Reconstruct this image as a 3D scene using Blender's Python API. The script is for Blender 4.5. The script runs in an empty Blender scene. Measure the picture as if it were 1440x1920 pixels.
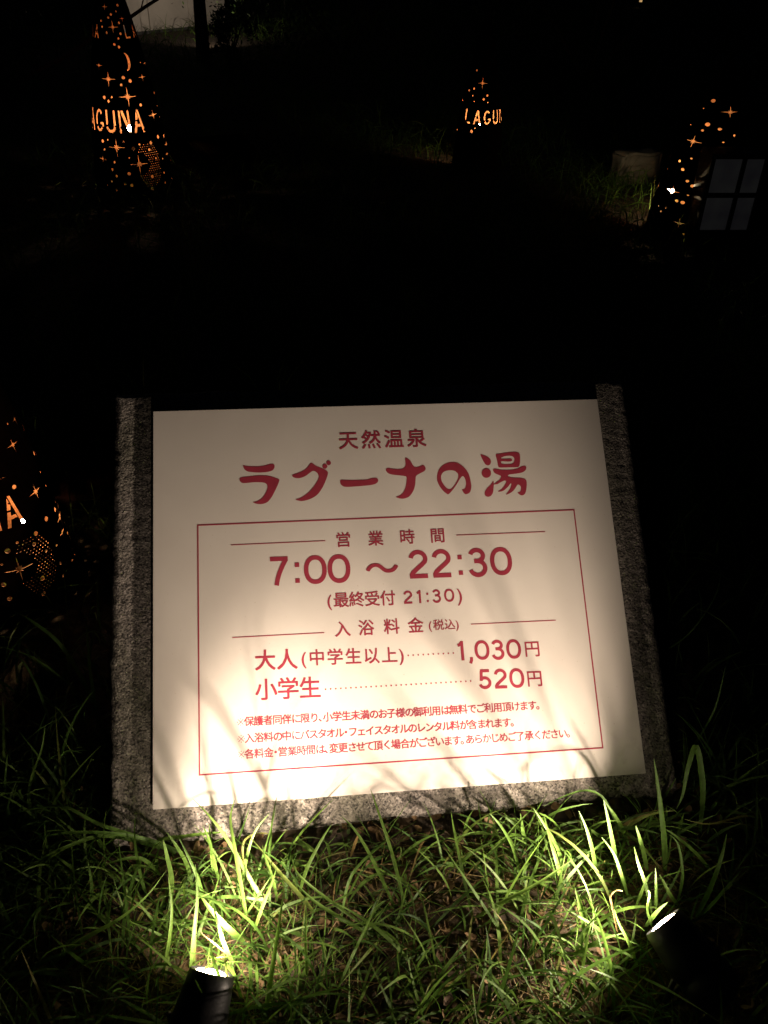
import bpy, bmesh, math, random
import numpy as np
from mathutils import Vector, Matrix, noise

S = bpy.context.scene
COL = S.collection
rng = np.random.default_rng(7)
random.seed(7)
R = math.radians

# ------------------------------------------------------------------ camera
CAM = Vector((0.0, 0.0, 1.35))
RT = Vector((0.99963, 0.01577, 0.02235)); UP = Vector((-0.02735, 0.57644, 0.81668)); BK = Vector((0.0, -0.81699, 0.57665))
cd = bpy.data.cameras.new('camera'); cam = bpy.data.objects.new('camera', cd); COL.objects.link(cam)
m3 = Matrix((RT, UP, BK)).transposed(); m3 = m3.to_quaternion().to_matrix()
cam.matrix_world = Matrix.Translation(CAM) @ m3.to_4x4()
cd.sensor_fit = 'VERTICAL'; cd.sensor_height = 36.0; cd.sensor_width = 27.0; cd.lens = 36.0 * 1600 / 1920
cd.clip_start = 0.02; cd.clip_end = 400.0
S.camera = cam

# ------------------------------------------------------------------ night sky
wd = bpy.data.worlds.new('World'); S.world = wd; wd.use_nodes = True
bg = wd.node_tree.nodes['Background']; bg.inputs[0].default_value = (0.35, 0.5, 0.9, 1); bg.inputs[1].default_value = 0.0022
S.view_settings.view_transform = 'Standard'; S.view_settings.look = 'None'
S.view_settings.exposure = 0.0; S.view_settings.gamma = 1.0; S.view_settings.use_curve_mapping = False
S.cycles.max_bounces = 6; S.cycles.diffuse_bounces = 4; S.cycles.transmission_bounces = 4
S.cycles.sample_clamp_indirect = 4.0
WARM = (1.0, 0.80, 0.62)

# ------------------------------------------------------------------ helpers
def ray(px, py):
    return RT * ((px - 720) / 1600) + UP * ((960 - py) / 1600) - BK

def at(px, py, z=0.0):
    """point of height z seen at that place of the photograph"""
    d = ray(px, py); t = (z - CAM.z) / d.z
    return CAM + d * t

def tag(o, label=None, cat=None, group=None, kind=None):
    if label: o['label'] = label
    if cat: o['category'] = cat
    if group: o['group'] = group
    if kind: o['kind'] = kind
    return o

def empty(name, loc=(0, 0, 0), rot=(0, 0, 0), sc=(1, 1, 1)):
    o = bpy.data.objects.new(name, None); COL.objects.link(o)
    o.location = loc; o.rotation_euler = rot; o.scale = sc; o.empty_display_size = 0.1
    return o

def mk(name, verts, faces, mat=None, parent=None, smooth=False, mw=None):
    me = bpy.data.meshes.new(name)
    me.from_pydata([tuple(v) for v in verts], [], [tuple(f) for f in faces]); me.update()
    if smooth: me.polygons.foreach_set('use_smooth', [True] * len(me.polygons))
    if mat: me.materials.append(mat)
    o = bpy.data.objects.new(name, me); COL.objects.link(o)
    if parent: o.parent = parent
    if mw is not None: o.matrix_local = mw
    return o

def from_bm(name, bm, mat=None, parent=None, smooth=False):
    me = bpy.data.meshes.new(name); bm.to_mesh(me); bm.free()
    if smooth: me.polygons.foreach_set('use_smooth', [True] * len(me.polygons))
    if mat: me.materials.append(mat)
    o = bpy.data.objects.new(name, me); COL.objects.link(o)
    if parent: o.parent = parent
    return o

def box_bm(sx, sy, sz, c=(0, 0, 0), bev=0.0, mat=None):
    bm = bmesh.new()
    bmesh.ops.create_cube(bm, size=1, matrix=Matrix.Translation(c) @ Matrix.Diagonal((sx, sy, sz, 1)))
    if bev: bmesh.ops.bevel(bm, geom=bm.edges[:], offset=bev, segments=2, affect='EDGES')
    return bm

def lathe(profile, n=32):
    """profile: (radius, z) -> verts, faces (open unless radius 0)"""
    vs, fs = [], []
    for r, z in profile:
        for i in range(n):
            a = 2 * math.pi * i / n
            vs.append((r * math.cos(a), r * math.sin(a), z))
    for j in range(len(profile) - 1):
        for i in range(n):
            k = (i + 1) % n
            fs.append((j * n + i, j * n + k, (j + 1) * n + k, (j + 1) * n + i))
    return vs, fs

def tube(pts, rad, n=8):
    """tapered tube through points"""
    vs, fs = [], []
    P = [Vector(p) for p in pts]
    for i, p in enumerate(P):
        d = (P[min(i + 1, len(P) - 1)] - P[max(i - 1, 0)]).normalized()
        a = d.orthogonal().normalized(); b = d.cross(a)
        if i and a.dot(la) < 0: pass
        if i:
            a = (la - d * la.dot(d)).normalized(); b = d.cross(a)
        la = a
        r = rad[i] if hasattr(rad, '__len__') else rad
        for k in range(n):
            t = 2 * math.pi * k / n
            vs.append(p + a * math.cos(t) * r + b * math.sin(t) * r)
    for i in range(len(P) - 1):
        for k in range(n):
            q = (k + 1) % n
            fs.append((i * n + k, i * n + q, (i + 1) * n + q, (i + 1) * n + k))
    fs.append(tuple(range(n))[::-1]); fs.append(tuple((len(P) - 1) * n + k for k in range(n)))
    return vs, fs

# ------------------------------------------------------------------ materials
def new_mat(name):
    m = bpy.data.materials.new(name); m.use_nodes = True
    nt = m.node_tree; b = nt.nodes['Principled BSDF']
    return m, nt, b

def N(nt, typ, **kw):
    n = nt.nodes.new(typ)
    for k, v in kw.items():
        if k.startswith('i_'):
            n.inputs[k[2:].replace('_', ' ')].default_value = v
        else: setattr(n, k, v)
    return n

def ramp(nt, stops, interp='LINEAR'):
    r = nt.nodes.new('ShaderNodeValToRGB'); r.color_ramp.interpolation = interp
    e = r.color_ramp.elements
    while len(e) < len(stops): e.new(0.5)
    for x, (p, c) in zip(e, stops):
        x.position = p; x.color = (*c, 1) if len(c) == 3 else c
    return r

def simple(name, col, rough=0.6, metal=0.0, noise_amt=0.25, scale=40, bump=0.0):
    m, nt, b = new_mat(name)
    tc = N(nt, 'ShaderNodeTexCoord'); nz = N(nt, 'ShaderNodeTexNoise', i_Scale=scale, i_Detail=5.0)
    nt.links.new(tc.outputs['Object'], nz.inputs['Vector'])
    d = tuple(c * (1 - noise_amt) for c in col); u = tuple(min(1, c * (1 + noise_amt)) for c in col)
    r = ramp(nt, [(0.3, d), (0.7, u)]); nt.links.new(nz.outputs['Fac'], r.inputs[0])
    nt.links.new(r.outputs[0], b.inputs['Base Color'])
    b.inputs['Roughness'].default_value = rough; b.inputs['Metallic'].default_value = metal
    if bump:
        bp = N(nt, 'ShaderNodeBump', i_Strength=bump, i_Distance=0.002)
        nt.links.new(nz.outputs['Fac'], bp.inputs['Height']); nt.links.new(bp.outputs[0], b.inputs['Normal'])
    return m

def emit(name, col, strength):
    m, nt, b = new_mat(name)
    b.inputs['Base Color'].default_value = (0.8, 0.8, 0.8, 1)
    b.inputs['Emission Color'].default_value = (*col, 1); b.inputs['Emission Strength'].default_value = strength
    return m

def granite_mat():
    m, nt, b = new_mat('granite')
    tc = N(nt, 'ShaderNodeTexCoord')
    v = N(nt, 'ShaderNodeTexVoronoi', i_Scale=330.0); n1 = N(nt, 'ShaderNodeTexNoise', i_Scale=160.0, i_Detail=6.0)
    n2 = N(nt, 'ShaderNodeTexNoise', i_Scale=7.0, i_Detail=5.0)
    for q in (v, n1, n2): nt.links.new(tc.outputs['Object'], q.inputs['Vector'])
    sep = N(nt, 'ShaderNodeSeparateColor'); nt.links.new(v.outputs['Color'], sep.inputs[0])
    r1 = ramp(nt, [(0.0, (0.05, 0.045, 0.042)), (0.14, (0.12, 0.11, 0.10)), (0.3, (0.25, 0.225, 0.205)), (0.75, (0.33, 0.295, 0.268)), (1.0, (0.44, 0.40, 0.37))])
    nt.links.new(sep.outputs[0], r1.inputs[0])
    r2 = ramp(nt, [(0.35, (0.58, 0.57, 0.56)), (0.6, (1.0, 1.0, 1.0))]); nt.links.new(n1.outputs['Fac'], r2.inputs[0])
    r3 = ramp(nt, [(0.3, (0.55, 0.57, 0.47)), (0.62, (1.0, 0.98, 0.96))]); nt.links.new(n2.outputs['Fac'], r3.inputs[0])
    mx = N(nt, 'ShaderNodeMix', data_type='RGBA', blend_type='MULTIPLY'); mx.inputs['Factor'].default_value = 1
    nt.links.new(r1.outputs[0], mx.inputs['A']); nt.links.new(r2.outputs[0], mx.inputs['B'])
    my = N(nt, 'ShaderNodeMix', data_type='RGBA', blend_type='MULTIPLY'); my.inputs['Factor'].default_value = 1
    nt.links.new(mx.outputs['Result'], my.inputs['A']); nt.links.new(r3.outputs[0], my.inputs['B'])
    nt.links.new(my.outputs['Result'], b.inputs['Base Color'])
    b.inputs['Roughness'].default_value = 0.75
    n3 = N(nt, 'ShaderNodeTexNoise', i_Scale=260.0, i_Detail=8.0); nt.links.new(tc.outputs['Object'], n3.inputs['Vector'])
    bp = N(nt, 'ShaderNodeBump', i_Strength=1.0, i_Distance=0.0035); nt.links.new(n3.outputs['Fac'], bp.inputs['Height'])
    nt.links.new(bp.outputs[0], b.inputs['Normal'])
    return m

def panel_mat():
    m, nt, b = new_mat('cream_panel_paint')
    tc = N(nt, 'ShaderNodeTexCoord')
    n1 = N(nt, 'ShaderNodeTexNoise', i_Scale=5.0, i_Detail=4.0); nt.links.new(tc.outputs['Object'], n1.inputs['Vector'])
    r = ramp(nt, [(0.3, (0.72, 0.66, 0.60)), (0.7, (0.79, 0.735, 0.67))]); nt.links.new(n1.outputs['Fac'], r.inputs[0])
    # fine dust and water specks
    n2 = N(nt, 'ShaderNodeTexNoise', i_Scale=210.0, i_Detail=3.0); nt.links.new(tc.outputs['Object'], n2.inputs['Vector'])
    r2 = ramp(nt, [(0.70, (1, 1, 1)), (0.76, (0.72, 0.66, 0.58))]); nt.links.new(n2.outputs['Fac'], r2.inputs[0])
    mx = N(nt, 'ShaderNodeMix', data_type='RGBA', blend_type='MULTIPLY'); mx.inputs['Factor'].default_value = 0.7
    nt.links.new(r.outputs[0], mx.inputs['A']); nt.links.new(r2.outputs[0], mx.inputs['B'])
    sp = N(nt, 'ShaderNodeSeparateXYZ'); nt.links.new(tc.outputs['Object'], sp.inputs[0])
    mr = N(nt, 'ShaderNodeMapRange'); mr.inputs['From Min'].default_value = -0.62; mr.inputs['From Max'].default_value = -0.745; nt.links.new(sp.outputs['Y'], mr.inputs['Value'])
    n3 = N(nt, 'ShaderNodeTexNoise', i_Scale=38.0, i_Detail=7.0); nt.links.new(tc.outputs['Object'], n3.inputs['Vector'])
    r3 = ramp(nt, [(0.55, (0, 0, 0)), (0.74, (.45, .45, .45))]); nt.links.new(n3.outputs['Fac'], r3.inputs[0])
    ml = N(nt, 'ShaderNodeMath', operation='MULTIPLY'); nt.links.new(mr.outputs[0], ml.inputs[0]); nt.links.new(r3.outputs[0], ml.inputs[1])
    m2 = N(nt, 'ShaderNodeMix', data_type='RGBA'); nt.links.new(ml.outputs[0], m2.inputs['Factor']); nt.links.new(mx.outputs['Result'], m2.inputs['A']); m2.inputs['B'].default_value = (0.40, 0.33, 0.25, 1)
    mx = m2
    nt.links.new(mx.outputs['Result'], b.inputs['Base Color']); b.inputs['Roughness'].default_value = 0.42
    b.inputs['Specular IOR Level'].default_value = 0.35
    return m

def blade_mat(name, lo, hi, trans=0.35, rough=0.45):
    m = bpy.data.materials.new(name); m.use_nodes = True; nt = m.node_tree
    for n in list(nt.nodes): nt.nodes.remove(n)
    out = N(nt, 'ShaderNodeOutputMaterial')
    at_ = N(nt, 'ShaderNodeAttribute', attribute_name='tint')
    r = ramp(nt, [(0.0, lo), (0.45, tuple((a + b_) / 2 for a, b_ in zip(lo, hi))), (0.86, hi), (0.93, (0.26, 0.19, 0.07)), (1.0, (0.34, 0.22, 0.10))])
    if name == 'straw': r = ramp(nt, [(0.0, lo), (1.0, hi)])
    nt.links.new(at_.outputs['Fac'], r.inputs[0])
    tc = N(nt, 'ShaderNodeTexCoord'); nz = N(nt, 'ShaderNodeTexNoise', i_Scale=90.0, i_Detail=3.0); nt.links.new(tc.outputs['Object'], nz.inputs['Vector'])
    rr = ramp(nt, [(0.3, (0.72, 0.72, 0.66)), (0.65, (1.1, 1.1, 1.0))]); nt.links.new(nz.outputs['Fac'], rr.inputs[0])
    mx = N(nt, 'ShaderNodeMix', data_type='RGBA', blend_type='MULTIPLY'); mx.inputs['Factor'].default_value = 1
    nt.links.new(r.outputs[0], mx.inputs['A']); nt.links.new(rr.outputs[0], mx.inputs['B'])
    p = N(nt, 'ShaderNodeBsdfPrincipled'); p.inputs['Roughness'].default_value = rough; p.inputs['Specular IOR Level'].default_value = 0.35
    t = N(nt, 'ShaderNodeBsdfTranslucent'); s = N(nt, 'ShaderNodeMixShader'); s.inputs[0].default_value = trans
    nt.links.new(mx.outputs['Result'], p.inputs['Base Color']); nt.links.new(mx.outputs['Result'], t.inputs['Color'])
    nt.links.new(p.outputs[0], s.inputs[1]); nt.links.new(t.outputs[0], s.inputs[2]); nt.links.new(s.outputs[0], out.inputs[0])
    return m

def soil_mat():
    m, nt, b = new_mat('soil')
    tc = N(nt, 'ShaderNodeTexCoord')
    n1 = N(nt, 'ShaderNodeTexNoise', i_Scale=30.0, i_Detail=8.0); n2 = N(nt, 'ShaderNodeTexVoronoi', i_Scale=120.0)
    for q in (n1, n2): nt.links.new(tc.outputs['Object'], q.inputs['Vector'])
    r = ramp(nt, [(0.3, (0.018, 0.013, 0.008)), (0.5, (0.055, 0.038, 0.022)), (0.72, (0.12, 0.085, 0.045))]); nt.links.new(n1.outputs['Fac'], r.inputs[0])
    nt.links.new(r.outputs[0], b.inputs['Base Color']); b.inputs['Roughness'].default_value = 0.95
    bp = N(nt, 'ShaderNodeBump', i_Strength=1.0, i_Distance=0.012); nt.links.new(n1.outputs['Fac'], bp.inputs['Height'])
    nt.links.new(bp.outputs[0], b.inputs['Normal'])
    return m

M_granite = granite_mat(); M_panel = panel_mat(); M_soil = soil_mat()
M_ink = simple('crimson_print', (0.37, 0.038, 0.066), 0.5, 0, 0.08, 60)
M_grass = blade_mat('grass_green', (0.042, 0.108, 0.018), (0.155, 0.27, 0.048), 0.42, 0.55)
M_straw = blade_mat('straw', (0.11, 0.075, 0.035), (0.34, 0.25, 0.12), 0.25, 0.7)
M_leaf = blade_mat('tree_leaf', (0.02, 0.045, 0.012), (0.05, 0.085, 0.02), 0.2)
M_black = simple('black_powder_coat', (0.012, 0.012, 0.013), 0.45, 0.0, 0.3, 200, 0.15)
M_gasket = simple('grey_lens_rim', (0.30, 0.29, 0.27), 0.4, 0.6, 0.1)
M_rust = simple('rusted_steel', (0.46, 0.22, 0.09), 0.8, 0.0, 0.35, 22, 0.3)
M_outer = simple('shade_dark_steel', (0.014, 0.0042, 0.0026), 0.75, 0.0, 0.4, 25, 0.3)  # outside of the shells darkened in colour to stand in for shade
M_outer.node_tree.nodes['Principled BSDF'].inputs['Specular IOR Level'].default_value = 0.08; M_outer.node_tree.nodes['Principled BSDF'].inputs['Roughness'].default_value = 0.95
M_steel = simple('dull_steel', (0.25, 0.25, 0.25), 0.4, 0.9, 0.1)
M_bark = simple('bark', (0.07, 0.05, 0.035), 0.9, 0, 0.4, 30, 0.8)
M_pole = simple('reddish_wood', (0.20, 0.07, 0.045), 0.8, 0, 0.3, 30, 0.4)
M_plaster = simple('pale_plaster', (0.66, 0.62, 0.55), 0.9, 0, 0.12, 4, 0.2)
M_joint = simple('dark_joint', (0.08, 0.08, 0.08), 0.9)
M_frame = simple('dark_frame', (0.02, 0.018, 0.016), 0.6)
M_rock = simple('pale_rock', (0.22, 0.20, 0.17), 0.9, 0, 0.3, 12, 0.6)
M_lens = emit('lit_lens', WARM, 80.0)
M_bulb = emit('bulb_glow', (1.0, 0.70, 0.40), 420.0)
M_pane = emit('frosted_glow_pane', (1.0, 0.94, 1.0), 0.0058); M_pane.node_tree.nodes['Principled BSDF'].inputs['Base Color'].default_value = (0.25, 0.25, 0.26, 1)  # faint emission stands in for light on the panes, no lamp behind
_nt = M_pane.node_tree; _tc = N(_nt, 'ShaderNodeTexCoord'); _nz = N(_nt, 'ShaderNodeTexNoise', i_Scale=9.0, i_Detail=4.0); _nt.links.new(_tc.outputs['Object'], _nz.inputs['Vector'])
_r = ramp(_nt, [(0.3, (0.55, 0.5, 0.6)), (0.7, (1.0, 1.0, 0.95))]); _nt.links.new(_nz.outputs['Fac'], _r.inputs[0]); _nt.links.new(_r.outputs[0], _nt.nodes['Principled BSDF'].inputs['Emission Color'])

# ------------------------------------------------------------------ sign frame (plate coordinates)
PC = Vector((-0.45859, 1.47551, 0.53548))
PX = Vector((0.99267, 0.1208, -0.00297)); PN = Vector((0.08124, -0.64898, 0.75646)).normalized()
PY = PN.cross(PX).normalized()          # up along the plate
PX = PY.cross(PN).normalized()
PW, PH = 0.90, 0.7435
GAP, TH = 0.0065, 0.003
# matrix: x right, y up, z out of the face; origin at the plate's top left corner
MP = Matrix((PX, PY, PN)).transposed().to_4x4(); MP.translation = PC
MPI = MP.inverted()

def pl(px, py):
    """plate coordinates of a place on the face of the plate"""
    d = ray(px, py); t = (PC - CAM).dot(PN) / d.dot(PN)
    q = MPI @ (CAM + d * t)
    return q.x, q.y

# ------------------------------------------------------------------ ground
def on_stone(px, py):
    d = ray(px, py); o = PC - PN * (GAP + TH); t = (o - CAM).dot(PN) / d.dot(PN); q = MPI @ (CAM + d * t)
    return q.x, q.y
STONE = [on_stone(215, 738), on_stone(1168, 711), on_stone(1273, 1481), on_stone(203, 1586)]
def ground_h(x, y):
    return 0.012 * noise.noise((x * 1.3, y * 1.3, 0)) + 0.008 * noise.noise((x * 6, y * 6, 2)) + 0.004 * noise.noise((x * 19, y * 19, 5)) - 0.012

def build_ground():
    # one sheet: fine near the sign, coarse out to the horizon
    def axis(lo, hi, c0, c1, fine, n):
        a = list(np.arange(c0, c1 + 1e-6, fine))
        left = [c0 - (c0 - lo) * (t ** 2.6) for t in np.linspace(1, 0, n + 1)[:-1]]
        right = [c1 + (hi - c1) * (t ** 2.6) for t in np.linspace(0, 1, n + 1)[1:]]
        return left + a + right
    xs = axis(-120, 120, -1.2, 1.2, 0.02, 34); ys = axis(-60, 200, 0.3, 1.7, 0.02, 40)
    vs = []
    for y in ys:
        for x in xs:
            vs.append((x, y, ground_h(x, y) if abs(x) < 12 and -3 < y < 20 else -0.012))
    w = len(xs); fs = [(j * w + i, j * w + i + 1, (j + 1) * w + i + 1, (j + 1) * w + i) for j in range(len(ys) - 1) for i in range(w - 1)]
    o = mk('ground', vs, fs, M_soil, smooth=True)
    tag(o, 'dark soil under the grass', kind='structure')
build_ground()

# ------------------------------------------------------------------ the sign
sign = empty('information_sign', (0.05, 1.25, 0.0))
tag(sign, 'cream notice board in crimson Japanese lettering mounted on a leaning rough granite slab', 'sign')
SI = Matrix.Translation((-0.05, -1.25, 0.0))      # world -> sign local
MPL = SI @ MP

def build_stone():
    nx, ny = 210, 170
    off = -(GAP + TH)
    vs = []
    c = [Vector(p) for p in STONE]
    def f(u, v):
        a = c[0].lerp(c[1], u); b_ = c[3].lerp(c[2], u); return a.lerp(b_, v)
    for j in range(ny + 1):
        for i in range(nx + 1):
            u, v = i / nx, j / ny
            p = f(u, v); e = min(u, 1 - u) * 1.04; e2 = min(v, 1 - v) * 0.85
            x, y = p.x, p.y
            # uneven split edges
            if e < 0.03:
                k = 1 - e / 0.03; x += k * (0.004 * noise.noise((x * 5, y * 22, 1)) + 0.0012 * noise.noise((x, y * 90, 3)))
            if e2 < 0.03:
                k = 1 - e2 / 0.03; y += k * (0.005 * noise.noise((x * 13, y * 5, 4)) + 0.0014 * noise.noise((x * 90, y, 9)))
            d = 0.0013 * noise.noise((x * 45, y * 60, 0)) + 0.0016 * noise.noise((x * 110, y * 140, 6))
            n = noise.noise((x * 75, y * 75, 11))
            if n > 0.25: d -= (n - 0.25) * 0.006
            ed = min(e, e2)
            d -= 0.005 * max(0, 1 - ed / 0.012) ** 2
            q = SI @ (MP @ Vector((x, y, off + d - 0.0024)))
            vs.append(q)
    w = nx + 1
    fs = [(j * w + i, (j + 1) * w + i, (j + 1) * w + i + 1, j * w + i + 1) for j in range(ny) for i in range(nx)]
    loop = [i for i in range(w)] + [j * w + nx for j in range(1, ny + 1)] + [ny * w + i for i in range(nx - 1, -1, -1)] + [j * w for j in range(ny - 1, 0, -1)]
    # sides fall to below the ground
    steps = 10; prev = loop
    cx = sum(vs[i].x for i in loop) / len(loop); cy = sum(vs[i].y for i in loop) / len(loop)
    for s in range(1, steps + 1):
        t = s / steps; cur = []
        for k, li in enumerate(loop):
            p = vs[li]; z = p.z * (1 - t) - 0.08 * t
            nn = 0.006 * noise.noise((p.x * 12, p.y * 12, z * 12)) + 0.003 * noise.noise((p.x * 50, p.y * 50, z * 50))
            dv = Vector((p.x - cx, p.y - cy, 0)).normalized()
            cur.append(len(vs)); vs.append(Vector((p.x, p.y, z)) + dv * (nn - 0.003))
        n = len(loop)
        for k in range(n):
            q = (k + 1) % n; fs.append((prev[k], prev[q], cur[q], cur[k]))
        prev = cur
    fs.append(tuple(prev))
    return mk('stone_slab', vs, fs, M_granite, sign, smooth=True)
build_stone()

bm = box_bm(PW, PH, TH, (PW / 2, -PH / 2, -TH / 2), 0.0008)
board = from_bm('board', bm, M_panel, sign); board.matrix_local = MPL
for (x, y) in ((0.06, -0.06), (PW - 0.06, -0.06), (0.06, -PH + 0.06), (PW - 0.06, -PH + 0.06)):
    v, f = lathe([(0.0, -GAP - TH - 0.004), (0.009, -GAP - TH - 0.004), (0.009, -TH - 0.0002), (0, -TH - 0.0002)], 14)
    o = mk('spacer', v, f, M_steel, sign); o.matrix_local = MPL @ Matrix.Translation((x, y, 0))

# ---------------- printed matter: every line is a sub-part of the board
ZI = 0.00035
_gc = {}
def glyph(ch, bold):
    key = (ch, bold)
    if key in _gc: return _gc[key]
    if ch in DG: _gc[key] = digit(ch); return _gc[key]
    def geo(s, off):
        c = bpy.data.curves.new('t', 'FONT'); c.body = s; c.offset = off; c.resolution_u = 4
        o = bpy.data.objects.new('t', c); COL.objects.link(o)
        bpy.context.view_layer.update(); me = o.to_mesh()
        vs = [v.co.copy() for v in me.vertices]; fs = [tuple(p.vertices) for p in me.polygons]
        o.to_mesh_clear(); bpy.data.objects.remove(o); bpy.data.curves.remove(c)
        return vs, fs
    if ch == ' ': _gc[key] = ([], [], 0.3, 0, 0.3, 0, 0.3); return _gc[key]
    v1, f1 = geo(ch, 0); v2, _ = geo(ch + ch, 0)
    adv = max(v.x for v in v2) - max(v.x for v in v1)
    vs, fs = list(v1), list(f1)
    if bold:
        n0 = len(v1)
        for k, (dx, dy) in enumerate(((-1, -0.6), (1, -0.6), (-1, 0.6), (1, 0.6))):
            b0 = len(vs); vs += [Vector((v.x + dx * bold, v.y + dy * bold, 0.0006 * (k + 1))) for v in v1]
            fs += [tuple(b0 + i for i in f) for f in f1]
    xs = [v.x for v in vs]; ys = [v.y for v in vs]
    _gc[key] = (vs, fs, adv, min(xs), max(xs), min(ys), max(ys))
    return _gc[key]

def ribbon(pts, w):
    P = [Vector(p) for p in pts]; l, r_ = [], []
    for i, p in enumerate(P):
        d0 = (P[i] - P[i - 1]).normalized() if i else (P[1] - P[0]).normalized()
        d1 = (P[i + 1] - P[i]).normalized() if i < len(P) - 1 else d0
        t = (d0 + d1).normalized(); n = Vector((-t.y, t.x)); k = 1 / max(0.45, t.dot(d1))
        l.append(p + n * w / 2 * k); r_.append(p - n * w / 2 * k)
    n = len(P)
    return [Vector((q.x, q.y, 0)) for q in l + r_], [(i, n + i, n + i + 1, i + 1) for i in range(n - 1)]
def earc(cx, cy, rx, ry, a0, a1, n, e=1.0):
    o = []
    for i in range(n + 1):
        a = R(a0 + (a1 - a0) * i / n); c, s_ = math.cos(a), math.sin(a)
        o.append((cx + rx * math.copysign(abs(c) ** e, c), cy + ry * math.copysign(abs(s_) ** e, s_)))
    return o
SW = 0.112
DG = {
 '※': (0.86, [[(.16, .08), (.70, .62)], [(.16, .62), (.70, .08)]]),
 '0': (0.56, [earc(.28, .36, .2275, .3075, 0, 360, 36, 0.9)]),
 '1': (0.40, [[(.235, 0), (.235, .72)], [(.07, .56), (.13, .575), (.18, .61), (.20, .66)]]),
 '2': (0.54, [earc(.265, .495, .185, .1725, 172, -25, 16) + [(.36, .35), (.23, .245), (.12, .15), (.085, .09), (.085, .052)], [(.032, .052), (.49, .052)]]),
 '3': (0.54, [earc(.255, .525, .165, .1425, 165, -90, 18), [(.18, .385), (.255, .385)], earc(.26, .205, .19, .18, 90, -165, 18)]),
 '5': (0.54, [[(.125, .30), (.155, .6675)], [(.11, .6675), (.455, .6675)], earc(.255, .23, .195, .178, 138, -160, 22)]),
 '7': (0.52, [[(.03, .6675), (.47, .6675)], [(.428, .66), (.34, .50), (.25, .30), (.20, .14), (.175, 0)]]),
 ':': (0.30, [[(.09, .10), (.20, .10)], [(.09, .50), (.20, .50)]]),
 ',': (0.24, [[(.12, .11), (.12, .0), (.07, -.12)]]),
}
def digit(ch):
    adv, st = DG[ch]; vs, fs = [], []
    for k, p in enumerate(st):
        v, f = ribbon(p, SW if ch != '※' else 0.055); b0 = len(vs); vs += [Vector((q.x, q.y, 0.0008 * k)) for q in v]; fs += [tuple(b0 + i for i in g) for g in f]
    if ch == '※':
        for cx, cy in ((.43, .66), (.43, .04), (.12, .35), (.74, .35)):
            b0 = len(vs); vs += [Vector((x, y, 0.002)) for x, y in [(cx + .05 * math.cos(k * .785), cy + .05 * math.sin(k * .785)) for k in range(8)]]; fs.append(tuple(range(b0, b0 + 8)))
    xs = [v.x for v in vs]; ys = [v.y for v in vs]
    return vs, fs, adv, min(xs), max(xs), min(ys), max(ys)

def text_line(name, s, pl_, pr_, size, bold=0.012, advs=None, vc=0.34, tight=None, sx=1.0):
    """lays the characters between two places given at the mid-height of the line (photo pixels)"""
    x0, y0 = pl(*pl_); x1, y1 = pl(*pr_)
    G = [glyph(ch, bold) for ch in s]
    sq = {'、': 0.5, '。': 0.55, '・': 0.5, '※': 0.8, '(': 0.42, ')': 0.42}
    pos = []; x = 0
    for ch, g in zip(s, G):
        adv = g[2]
        if ch in sq: adv = sq[ch]
        if tight: adv = adv * (tight if ord(ch) > 0x3000 and ord(ch) < 0x3100 and ch not in sq else 1)
        xo = x
        if ch in ('(',): xo = x + 0.0
        if ch == '・': xo = x - 0.25
        pos.append(xo); x += adv
    # ink extents
    sz = size
    first = G[0][3] * sx; last = G[-1][4] * sx
    span = (x1 - x0) / sz
    natural = pos[-1] - pos[0]
    k = (span - last + first) / natural if natural > 1e-6 else 1
    vs, fs = [], []
    for p, g in zip(pos, G):
        b0 = len(vs)
        for v in g[0]:
            X = x0 + (p * k + v.x * sx - first) * sz
            t = (X - x0) / (x1 - x0)
            vs.append((X, y0 + (y1 - y0) * t + (v.y - vc) * sz, ZI + v.z * sz))
        for f in g[1]: fs.append(tuple(b0 + i for i in f))
    return mk(name, vs, fs, M_ink, board)

def scattered(name, items, size, bold=0.012, vc=0.36):
    for ch, px, py in items:
        vs, fs = [], []
        g = glyph(ch, bold); x, y = pl(px, py); cx = (g[3] + g[4]) / 2; b0 = len(vs)
        for v in g[0]: vs.append((x + (v.x - cx) * size, y + (v.y - vc) * size, ZI + v.z * size))
        for f in g[1]: fs.append(tuple(b0 + i for i in f))
        mk(name, vs, fs, M_ink, board)

def stroke(a, b_, w):
    a = Vector(a); b_ = Vector(b_); d = (b_ - a).normalized(); n = Vector((-d.y, d.x)) * w / 2
    return [a - n, b_ - n, b_ + n, a + n]

def rule(name, lines, w):
    vs, fs = [], []
    for a, b_ in lines:
        b0 = len(vs)
        for q in stroke(pl(*a), pl(*b_), w): vs.append((q.x, q.y, ZI))
        fs.append((b0, b0 + 1, b0 + 2, b0 + 3))
    return mk(name, vs, fs, M_ink, board)

def smooth_poly(pts, n=4):
    out = []; L = len(pts)
    for i in range(L):
        p0, p1, p2, p3 = (Vector(pts[(i + k - 1) % L]) for k in range(4))
        for s in range(n):
            t = s / n
            out.append(0.5 * ((2 * p1) + (-p0 + p2) * t + (2 * p0 - 5 * p1 + 4 * p2 - p3) * t * t + (-p0 + 3 * p1 - 3 * p2 + p3) * t ** 3))
    return out

def fill_loops(loops, z=0.0):
    c = bpy.data.curves.new('f', 'CURVE'); c.dimensions = '2D'; c.fill_mode = 'BOTH'
    for lp in loops:
        s = c.splines.new('POLY'); s.points.add(len(lp) - 1); s.use_cyclic_u = True
        for q, p in zip(s.points, lp): q.co = (p[0], p[1], 0, 1)
    o = bpy.data.objects.new('f', c); COL.objects.link(o); bpy.context.view_layer.update()
    me = o.to_mesh(); vs = [(v.co.x, v.co.y, z) for v in me.vertices]; fs = [tuple(p.vertices) for p in me.polygons]
    o.to_mesh_clear(); bpy.data.objects.remove(o); bpy.data.curves.remove(c)
    return vs, fs

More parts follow.
